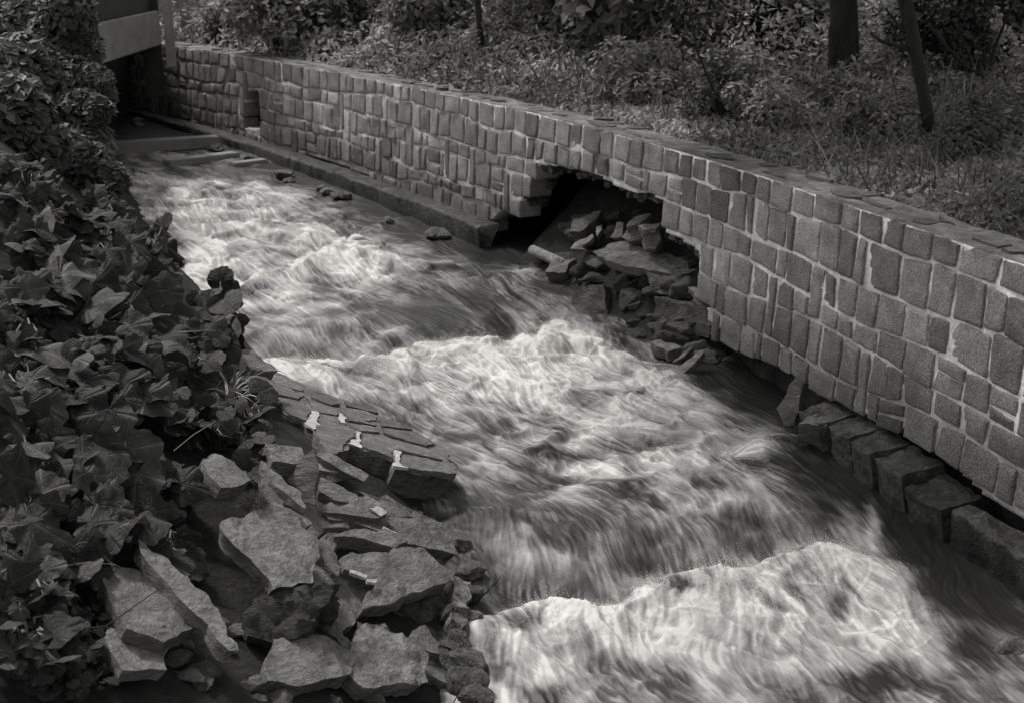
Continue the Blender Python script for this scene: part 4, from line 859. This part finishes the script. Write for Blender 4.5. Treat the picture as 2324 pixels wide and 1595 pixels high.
def plant(u, v, ru, rv, n, size, h, kind, name, label, cat='plant', group='leafy plants covering the left bank', seed=0, tone=1.0):
    rs = np.random.RandomState(seed + 1000); base = surf_hit(u, v, canopy, h * .35); base[2] = float(bank_z(np.array([base[0]]), np.array([base[1]]))[0][0]) - .03
    root = empty(name, tuple(base), label, cat, group); lf = MB(); st_ = MB()
    for i in range(int(n * 1.5)):
        a = rs.rand() * 2 * math.pi; q = math.sqrt(rs.rand()); pu = u + ru * q * math.cos(a); pv = v + rv * q * math.sin(a)
        hh = h * rs.uniform(.25, 1.0); p = surf_hit(pu, pv, canopy, hh)
        if np.linalg.norm(p[:2] - base[:2]) > 1.3: p = base + (p - base) * (1.3 / np.linalg.norm(p[:2] - base[:2])); 
        dn_ = np.array([.8, .1, -.5]) + rs.normal(0, .7, 3); toC = C0 - p; toC /= np.linalg.norm(toC)
        nr = np.array([0, 0, 1.0]) * .9 + toC * .3 + rs.normal(0, .55, 3)
        sz = size * rs.choice([rs.uniform(.25, .6), rs.uniform(.6, 1.1)])
        if kind == 'blade':
            d = dn_ * [1, 1, 0] + [0, 0, .3]; d /= np.linalg.norm(d); L_ = size * rs.uniform(.7, 1.3)
            b0 = base * .3 + p * .7; pts = [b0 + d * L_ * t + np.array([0, 0, 1]) * (L_ * (.9 * t - 1.1 * t * t)) for t in np.linspace(0, 1, 7)]
            wd = np.cross(d, [0, 0, 1]); wd /= np.linalg.norm(wd) + 1e-6; V = []; 
            for k, q_ in enumerate(pts): ww = size * .032 * (1 - (k / 6.0) ** 2 + .05); V += [q_ - wd * ww, q_ + wd * ww]
            lf.add(V, [[2 * k, 2 * k + 1, 2 * k + 3, 2 * k + 2] for k in range(6)], tone * rs.uniform(.9, 1.8))
        else:
            place_leaf(lf, kind, p, dn_, nr, sz, rs, tone * rs.choice([rs.uniform(.35, .8), rs.uniform(.6, 1.4)]))
            if size > .12 and rs.rand() < .8:
                b = base + rs.uniform(-.06, .06, 3); mid_ = (b + p) / 2 + np.array([0, 0, .10]); st_.tube([b, mid_, p - np.array([0, 0, .005])], [.009, .007, .005], 5, rs.uniform(.7, 1.2))
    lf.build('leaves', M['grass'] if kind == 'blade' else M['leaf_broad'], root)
    if st_.n: st_.build('stems', M['stem'], root)
    return root
PL = [ # u, v, ru, rv, n, size, height, kind, name, label
 (225,455,75,40,26,.26,.4,'broad','broadleaf_plant','broad-leaved plant farthest upstream, under the low vine'),
 (340,540,50,40,13,.24,.3,'broad','broadleaf_plant','curled dark leaves jutting over the upper rapids'),
 (225,540,80,55,26,.27,.45,'broad','broadleaf_plant','broad leaves left of the curled dark ones'),
 (80,500,90,90,28,.27,.45,'broad','broadleaf_plant','broad leaves at the left edge level with the upper rapids'),
 (320,640,70,50,22,.25,.4,'broad','broadleaf_plant','drooping leaves over the calm edge of the upper rapids'),
 (195,650,70,55,22,.30,.45,'broad','broadleaf_plant','wide flat leaves above the light palmate cluster'),
 (60,700,90,100,26,.28,.45,'broad','broadleaf_plant','broad leaves at the left edge halfway down'),
 (310,745,75,60,22,.26,.4,'broad','broadleaf_plant','shaded broad leaves behind the tall dark burdock'),
 (230,790,75,50,60,.20,.5,'narrow','palmate_plant','light plant with narrow pointed finger leaves'),
 (485,730,45,75,15,.26,.85,'heart','burdock','dark burdock leaves under the tall pointed one'),
 (420,800,60,70,17,.24,.4,'heart','burdock','shadowed burdock low at the foot of the tall pointed one'),
 (330,880,85,55,22,.26,.4,'broad','broadleaf_plant','broad leaves between the palmate plant and the arching grass'),
 (210,900,80,55,22,.27,.45,'broad','broadleaf_plant','large dark leaves under the palmate plant'),
 (60,920,90,100,24,.26,.45,'broad','broadleaf_plant','broad leaves at the left edge above the big lobed leaf'),
 (535,885,45,40,34,.36,.12,'blade','grass_clump','tuft of pale arching grass stems beside the fallen masonry'),
 (560,930,60,60,15,.16,.42,'heart','broadleaf_plant','dark round leaves overlapping the corner of the fallen masonry'),
 (560,1030,50,60,18,.13,.42,'heart','creeping_plant','small sunlit leaves trailing over the upright pointed stone'),
 (470,960,65,50,26,.15,.32,'heart','creeping_plant','small-leaved tangle above the pale rounded stone face'),
 (240,1045,85,60,15,.26,.5,'broad','broadleaf_plant','big lobed leaf cluster with folded ribs, left middle of the bank'),
 (350,1110,80,60,20,.22,.32,'broad','broadleaf_plant','dim leaves right of the big lobed cluster'),
 (60,1120,90,90,16,.24,.45,'broad','broadleaf_plant','broad leaves at the left edge level with the big lobed cluster'),
 (240,1190,80,50,15,.22,.4,'broad','broadleaf_plant','hanging dark leaves above the wide mossy slab'),
 (370,1230,60,50,12,.2,.25,'broad','broadleaf_plant','shadowed leaves above the long slate blade'),
 (60,1300,90,80,18,.2,.35,'broad','broadleaf_plant','low leaves in the bottom left shade'),
 (190,1270,70,40,14,.2,.3,'broad','broadleaf_plant','folded leaf group touching the top of the mossy slab'),
 (60,1450,100,80,40,.15,.3,'broad','broadleaf_plant','small broad leaves beyond the bottom left corner stones'),
 (60,400,100,70,26,.25,.45,'broad','broadleaf_plant','broad leaves at the left edge just under the climbing bush'),
 (205,1400,60,80,70,.06,.14,'heart','moss_clump','fine creeping growth left of the mossy slab'),
 (150,1520,110,60,90,.06,.14,'heart','moss_clump','fine creeping growth in the bottom left corner'),
]
for i, a in enumerate(PL): plant(*a, seed=i)
def bank_bush(blobs, t0, n, size, label, seed, tone=1.0, blade=False):
    rs = np.random.RandomState(seed); P = []; c0 = C0 + ray(blobs[0][0], blobs[0][1]) * t0
    for (u, v, q) in blobs:
        c = C0 + ray(u, v) * (t0 + rs.uniform(-.5, .5)); k = int(n * q * q / sum(b[2] ** 2 for b in blobs)); dv = rs.normal(0, 1, (k, 3)); dv /= np.linalg.norm(dv, axis=1, keepdims=True)
        P.append((c + dv * (q / FPX * t0) * (.5 + .6 * rs.rand(k, 1) ** .6), dv))
    gz = float(bank_z(np.array([c0[0] - .1]), np.array([c0[1]]))[0][0]); base = np.array([c0[0] - .1, c0[1], gz])
    root = empty('grass_clump' if blade else 'climbing_bush', tuple(base), label, 'plant', 'leafy plants covering the left bank')
    Q = np.concatenate([p for p, _ in P]); Dn = np.concatenate([d for _, d in P])
    leaf_cloud('leaves', Q, Dn * .8 + rs.normal(0, .4, Q.shape) + [0, -.2, .6], size, M['leaf'], root, tone * rs.uniform(.7, 1.9, len(Q)), seed, .12 if blade else .55)
    mb = MB()
    for i in range(7): e_ = Q[rs.randint(len(Q))]; mb.tube([base + rs.uniform(-.1, .1, 3), (base + e_) / 2 + rs.uniform(-.1, .1, 3), e_], [.02, .014, .006], 5, .5)
    mb.build('stems', M['bark'], root)
bank_bush([(175,60,45),(120,90,60),(195,110,40),(60,60,80),(150,20,60)], 18.5, 5200, .075, 'small-leaved climber over the top left end of the bridge girder', 1, 1.2)
bank_bush([(185,180,48),(215,190,40),(235,215,28),(120,190,70)], 18.0, 5200, .07, 'small-leaved climber just below the bridge girder', 2, 1.0)
bank_bush([(190,250,45),(225,250,30),(120,270,70)], 17.5, 4400, .07, 'dark small-leaved climber left of the black opening under the bridge', 3, .8)
bank_bush([(200,310,42),(215,335,35)], 17.0, 700, .17, 'clump of pointed pale blades beside the long sill', 4, 2.2, True)
bank_bush([(205,375,48),(245,395,32),(130,360,70),(270,415,22)], 16.5, 4800, .07, 'low climber above the first white water at the left bank', 5, 1.1)
bank_bush([(50,170,90),(20,260,90),(70,330,80),(20,390,80)], 15.5, 5000, .085, 'leafy bush at the far upper left edge', 6, .9)
def silhouette(u0, v0, t0, leaves, label, seed):
    rs = np.random.RandomState(seed); b = C0 + ray(u0, v0) * t0; b[2] = float(bank_z(np.array([b[0]]), np.array([b[1]]))[0][0]) - .02
    root = empty('burdock', tuple(b), label, 'plant', 'leafy plants covering the left bank'); lf = MB(); st_ = MB()
    up = np.array([0, SP, CP]); rt = np.array([1.0, 0, 0]); fw = np.array([0, CP, -SP])
    for (u, v, sz, ang, tn) in leaves:
        p = C0 + ray(u, v) * (t0 + rs.uniform(-.15, .15)); tip = rt * math.cos(ang) + up * math.sin(ang) + fw * rs.uniform(-.3, .3)
        place_leaf(lf, 'broad' if sz > .2 else 'heart', p, tip, -fw + rs.normal(0, .45, 3) + [0, 0, .4], sz, rs, tn)
        st_.tube([b, (b + p) / 2 + rs.uniform(-.04, .04, 3), p], [.010, .008, .005], 5, .8)
    lf.build('leaves', M['leaf_broad'], root); st_.build('stems', M['stem'], root)
silhouette(500, 830, 13.4, [(500,640,.17,1.6,.4),(505,690,.26,1.2,.45),(480,720,.26,2.2,.6),(520,735,.22,.3,.4),(450,690,.15,1.7,.5),(510,775,.27,-.6,.35),(480,800,.28,-1.8,.35),(445,770,.24,2.9,.45),(515,830,.2,-.2,.5),(430,830,.25,-2,.4),(470,850,.3,-1.2,.4)], 'tall dark burdock with one pointed leaf standing up against the rapids', 3)
silhouette(360, 620, 16.6, [(368,515,.2,1.3,.6),(355,540,.26,2.4,.5),(375,560,.28,-.3,.4),(350,585,.3,-1.4,.4),(380,600,.24,-.8,.35),(335,560,.3,3.0,.6),(360,640,.3,-1.6,.4),(395,650,.22,-.2,.4)], 'dark ragged leaves jutting out where the upper rapids bend', 4)
# round mossy tuft on the largest slab and a few thin twigs
def tuft(u, v, r, label):
    p = surf_hit(u, v, bank_rock_z, .42); rs = np.random.RandomState(8); mb = MB()
    for i in range(900):
        d = rs.normal(0, 1, 3); d[2] = abs(d[2]) * .8; d /= np.linalg.norm(d); a = p + d * r * rs.uniform(.3, .75); b = p + d * r * rs.uniform(.9, 1.1) + rs.normal(0, r * .12, 3)
        wv = np.cross(b - a, rs.normal(0, 1, 3)); wv /= np.linalg.norm(wv); ww = .0022
        mb.add([a - wv * ww, a + wv * ww, b], [[0, 1, 2]], rs.uniform(.35, .9))
    tag(mb.build('moss_tuft', M['grass'], None, False), label, 'moss')
tuft(575, 1150, .115, 'round tuft of dark moss growing on the largest leaning slab')
def twig(pts, r, label, m, h=.3, cat='twig', name='twig'):
    P = [surf_hit(u, v, bank_rock_z, hh) for (u, v, hh) in pts]; mb = MB(); mb.tube(P, np.linspace(r, r * .45, len(P)), 6)
    tag(mb.build(name, m), label, cat)
twig([(165,1430,.34),(240,1420,.38),(290,1385,.40),(340,1350,.42),(372,1328,.46)], .005, 'thin dark twig lying across the wide mossy slab', M['bark'])
twig([(395,1022,.5),(440,985,.55),(490,955,.6)], .004, 'pale straight straw stem above the shaded leaves', M['stem'])
twig([(150,1283,.3),(200,1275,.32),(260,1280,.34),(300,1300,.33)], .003, 'thin pale tendril at the left edge above the mossy slab', M['stem'])
twig([(405,755,.5),(440,752,.62),(490,750,.6)], .006, 'pale leaf stalk reaching to the tall burdock', M['stem'])

# ------------------------------------------------------------------ behind the wall
rs = np.random.RandomState(77)
NU = 520000
u = rs.uniform(-250, 3300, NU); v = rs.uniform(-90, 900, NU)
a_ = (u - PW / 2) / FPX; b_ = (PH / 2 - v) / FPX; dy = CP + b_ * SP; dz = -SP + b_ * CP
t_ = (2.0 - CAM_Z) / dz; x = a_ * t_; y = dy * t_ + rs.uniform(-.4, .4, NU)
sd, s_ = wall_sd(x, y); d = sd * WSGN
ok = (t_ > 0) & (t_ < 75) & (d < -.07); x, y, d = x[ok], y[ok], d[ok]
def lumps(x, y): return np.clip(fbm(x * .55 + 3, y * .55, 3) - .34, 0, 1) * 2.4 + .35 * fbm(x * 2.2, y * 2.2 + 9, 2)
dist = np.hypot(x, y)
Hc = (.06 + lumps(x, y) * (.25 + .75 * sstep(.6, 3.0, -d)) * (.38 + .10 * np.clip(dist - 13, 0, 40))) * sstep(.3, 1.1, -d) + .035
keepp = rs.rand(len(x)) < np.clip(.16 + 1.2 * sstep(.4, .9, -d) + .6 * (fbm(x * 1.5, y * 1.5, 2) > .56), 0, 1) 
x, y, d, dist, Hc = [q[keepp] for q in (x, y, d, dist, Hc)]
zg = ground_z(x, y); hh = Hc * rs.rand(len(x)) ** .45
P = np.column_stack([x, y, np.maximum(zg, 1.95) + hh + .01]); Nn = rs.normal(0, .75, P.shape) + [-.25, -.35, .8]
nb = 7000; kk = rs.choice(len(x), nb, p=(dist ** -1.0 * sstep(.35, 1.2, -d)) / (dist ** -1.0 * sstep(.35, 1.2, -d)).sum()); bx, by = x[kk], y[kk]; L_ = (.12 + .75 * fbm(bx * .7 + 11, by * .7, 3) ** 2) * rs.uniform(.5, 1.4, nb) * (1 + .04 * dist[kk])
b0 = np.column_stack([bx, by, np.maximum(zg[kk], 1.95)]); tl = rs.normal(0, .35, (nb, 3)); tl[:, 2] = 1; side = np.column_stack([rs.normal(0, 1, nb), rs.normal(0, 1, nb), np.zeros(nb)]); side /= np.linalg.norm(side, axis=1, keepdims=True); wb = (.0035 + .0005 * dist[kk])[:, None]
m1 = b0 + tl * (L_ * .55)[:, None]; t1 = b0 + tl * L_[:, None] + np.column_stack([tl[:, 0], tl[:, 1], -.25 * np.ones(nb)]) * (L_ * .4)[:, None]
VV_ = np.stack([b0 - side * wb, b0 + side * wb, m1 - side * wb * .8, m1 + side * wb * .8, t1], 1).reshape(-1, 3); f0 = np.array([[0, 1, 3], [0, 3, 2], [2, 3, 4]]); FF_ = (f0[None] + 5 * np.arange(nb)[:, None, None]).reshape(-1, 3)
o = mesh_np('wild_grass', VV_, FF_, M['grass'], None, np.repeat(rs.uniform(.4, 1.5, nb), 5), False); tag(o, kind='stuff')
o = leaf_cloud('undergrowth', P, Nn, .024 + .0022 * dist, M['leaf_bg'], None, rs.uniform(.4, 1.7, len(x)) * (.5 + 1.6 * fbm(x * .5 + 40, y * .5, 3)), 1, .4); tag(o, kind='stuff')
# dead leaves / gravel on the wall top edge
def shrub(u, v, rad, hgt, n, size, label, tone=1.0, kind='shrub', seed=0, stems=5, zc=2.0, asp=.5):
    rs = np.random.RandomState(seed + 50); b = at_z(u, v, zc); b[2] = zc - .05
    root = empty(kind, tuple(b), label, 'shrub', 'shrubs behind the wall')
    nl = 9; cen = np.column_stack([rs.uniform(-.6, .6, nl) * rad, rs.uniform(-.6, .6, nl) * rad, rs.uniform(.3, .85, nl) * hgt]); rr = rs.uniform(.28, .5, nl) * min(rad, hgt)
    k = rs.randint(nl, size=n); dvec = rs.normal(0, 1, (n, 3)); dvec /= np.linalg.norm(dvec, axis=1, keepdims=True)
    P = b + cen[k] + dvec * (rr[k] * (.55 + .55 * rs.rand(n) ** .6))[:, None]; P[:, 2] = np.maximum(P[:, 2], b[2] + .1)
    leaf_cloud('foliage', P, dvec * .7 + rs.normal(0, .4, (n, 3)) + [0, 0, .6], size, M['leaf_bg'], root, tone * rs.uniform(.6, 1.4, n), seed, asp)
    mb = MB()
    for i in range(stems): c = b + cen[i % nl]; mb.tube([b + rs.uniform(-.05, .05, 3), (b + c) / 2 + rs.uniform(-.08, .08, 3), c], [.025, .018, .008], 5)
    mb.build('stems', M['bark'], root); return root
SHR = [(640,125,1.5,1.6,3800,.10,'pale rounded shrub behind the far end of the wall',1.25),(545,100,.7,.7,1500,.08,'dark leaf clump added for the shaded round hollow in the pale shrub',.45),(820,120,1.7,1.7,4200,.11,'grey bush left of the slim trunk',.95),  # the dark clump stands for a shaded hollow in the pale shrub
 (980,140,1.3,1.4,3500,.10,'dense bush just left of the slim trunk',.8),(1230,150,1.4,1.6,3500,.10,'light airy bush between slim trunk and large-leaved shrub',1.2),(1400,175,1.1,1.4,1100,.22,'large-leaved shrub with dark gaps above the breach',.75),
 (1560,190,.8,1.4,2600,.08,'tall shrub around the crooked sapling',1.0),(1480,240,.9,.6,3000,.07,'low mounded bush above the breach',1.15),(1640,290,.6,.7,2500,.05,'dark small bush at the foot of the crooked sapling',.6),
 (1770,180,1.1,1.9,5200,.09,'very dark shrub left of the thick trunk',.4),(1760,300,.8,.45,3000,.055,'spreading bush below the very dark shrub',1.1),(1990,180,1.2,1.3,4500,.08,'bright hazy bush between the thick trunk and the bent tree',1.5),
 (2190,260,.9,2.0,5200,.075,'tall dark shrub at the right edge',.45),(2015,330,.7,.4,3200,.05,'bush right of the thick trunk base',1.0),(2200,380,.8,.55,3800,.04,'low dark bush at the right edge below the tall one',.7),(2290,200,1.3,2.4,5200,.09,'large shrub beyond the right edge shrub',.6)]
for i, (u_, v_, r_, h_, n_, s_, lb, tn) in enumerate(SHR): shrub(u_, v_, r_ * 1.1, h_ * 1.3, int(n_ * 1.3), s_ * .8, lb, tn * 1.15 if tn > .7 else tn * .8, seed=i)
def tree(pts, rads, label, m=M['bark'], branches=(), crown=None, name='tree', k=14, light=None):
    """pts: (u, v, z) photo points at given heights share the base depth"""
    b = at_z(pts[0][0], pts[0][1], pts[0][2]); dep = b[1]
    root = empty(name, tuple(b), label, 'tree')
    def lift(u, v, dd=0.0): d = ray(u, v); return C0 + d * ((dep + dd) / d[1])
    P = [b] + [lift(*q) for q in pts[1:]]; dirn = P[-1] - P[-2]; dirn /= np.linalg.norm(dirn)
    P += [P[-1] + dirn * L_ for L_ in (.8, 1.8, 3.0)]; rads = list(rads) + [rads[-1] * f for f in (.92, .8, .6)]
    mb = MB(); mb.tube(P, rads, k); 
    mb.build('trunk', m, root)
    for bb in branches:
        mb = MB(); Q = [lift(*q) for q in bb[0]]; mb.tube(Q, np.linspace(bb[1], bb[1] * .4, len(Q)), 7); mb.build('branch', m, root)
    if crown:
        rs = np.random.RandomState(len(label)); n = crown[0]; c = P[-1]; k_ = 14; cen = rs.normal(0, 1, (k_, 3)) * [crown[1], crown[1], crown[1] * .25]
        kk = rs.randint(k_, size=n); dv = rs.normal(0, 1, (n, 3)); dv /= np.linalg.norm(dv, axis=1, keepdims=True)
        leaf_cloud('crown', c + np.array(crown[2] if len(crown) > 2 else (0, 0, 0)) + [0, 0, 1.4] + cen[kk] + dv * (crown[1] * .5 * rs.rand(n, 1) ** .5), dv + [0, 0, .6], .11, M['leaf_bg'], root, None, 3)
    return root
tree([(1920,245,2.0),(1918,150),(1916,80)], [.205,.19,.185], 'thick straight dark trunk behind the wall on the right', branches=[([(1899,235,-.15),(1887,150,-.15),(1884,60,-.15)], .07)], crown=(15000, 3.0))  # crown out of view, enlarged for the shade it casts at lower right
tree([(2112,345,2.0),(2105,260),(2090,180),(2078,120),(2068,70)], [.06,.062,.065,.07,.075], 'slim bent dark tree near the right edge', branches=[([(2082,120),(2040,105),(2000,95),(1975,75)], .03),([(2122,70,.2),(2150,110,.2),(2190,150,.2),(2235,175,.2)], .025),([(2075,90),(2040,60),(2010,20)], .03)], crown=(12000, 1.7, (-1.9, .2, -.4)))  # unseen crown shifted out over the stream to shade the right undergrowth
tree([(1096,172,2.0),(1094,120),(1090,75)], [.07,.06,.055], 'slim straight trunk in the middle background', crown=(3500, 1.6))
tree([(1632,300,2.0),(1630,250),(1618,200),(1600,160),(1580,110),(1575,75)], [.022,.02,.018,.016,.014,.01], 'crooked thin sapling right of the breach', name='sapling', k=7)
tree([(2105,400,2.0),(2112,350,.0)], [.03,.03], 'short stub at the foot of the slim bent tree', name='sapling', k=7) if False else None
mb = MB(); a = at_z(1772,318,2.02); b = a + np.array([-.28,.5,.55]); 
b = C0 + ray(1712,215) * ((a[1] + .3) / ray(1712,215)[1]); mb.tube([a, (a + b) / 2 + [0, 0, .02], b], [.02, .018, .012], 7); tag(mb.build('dead_stick', M['bark_pale']), 'pale dead stick leaning in the undergrowth left of the thick trunk', 'stick')
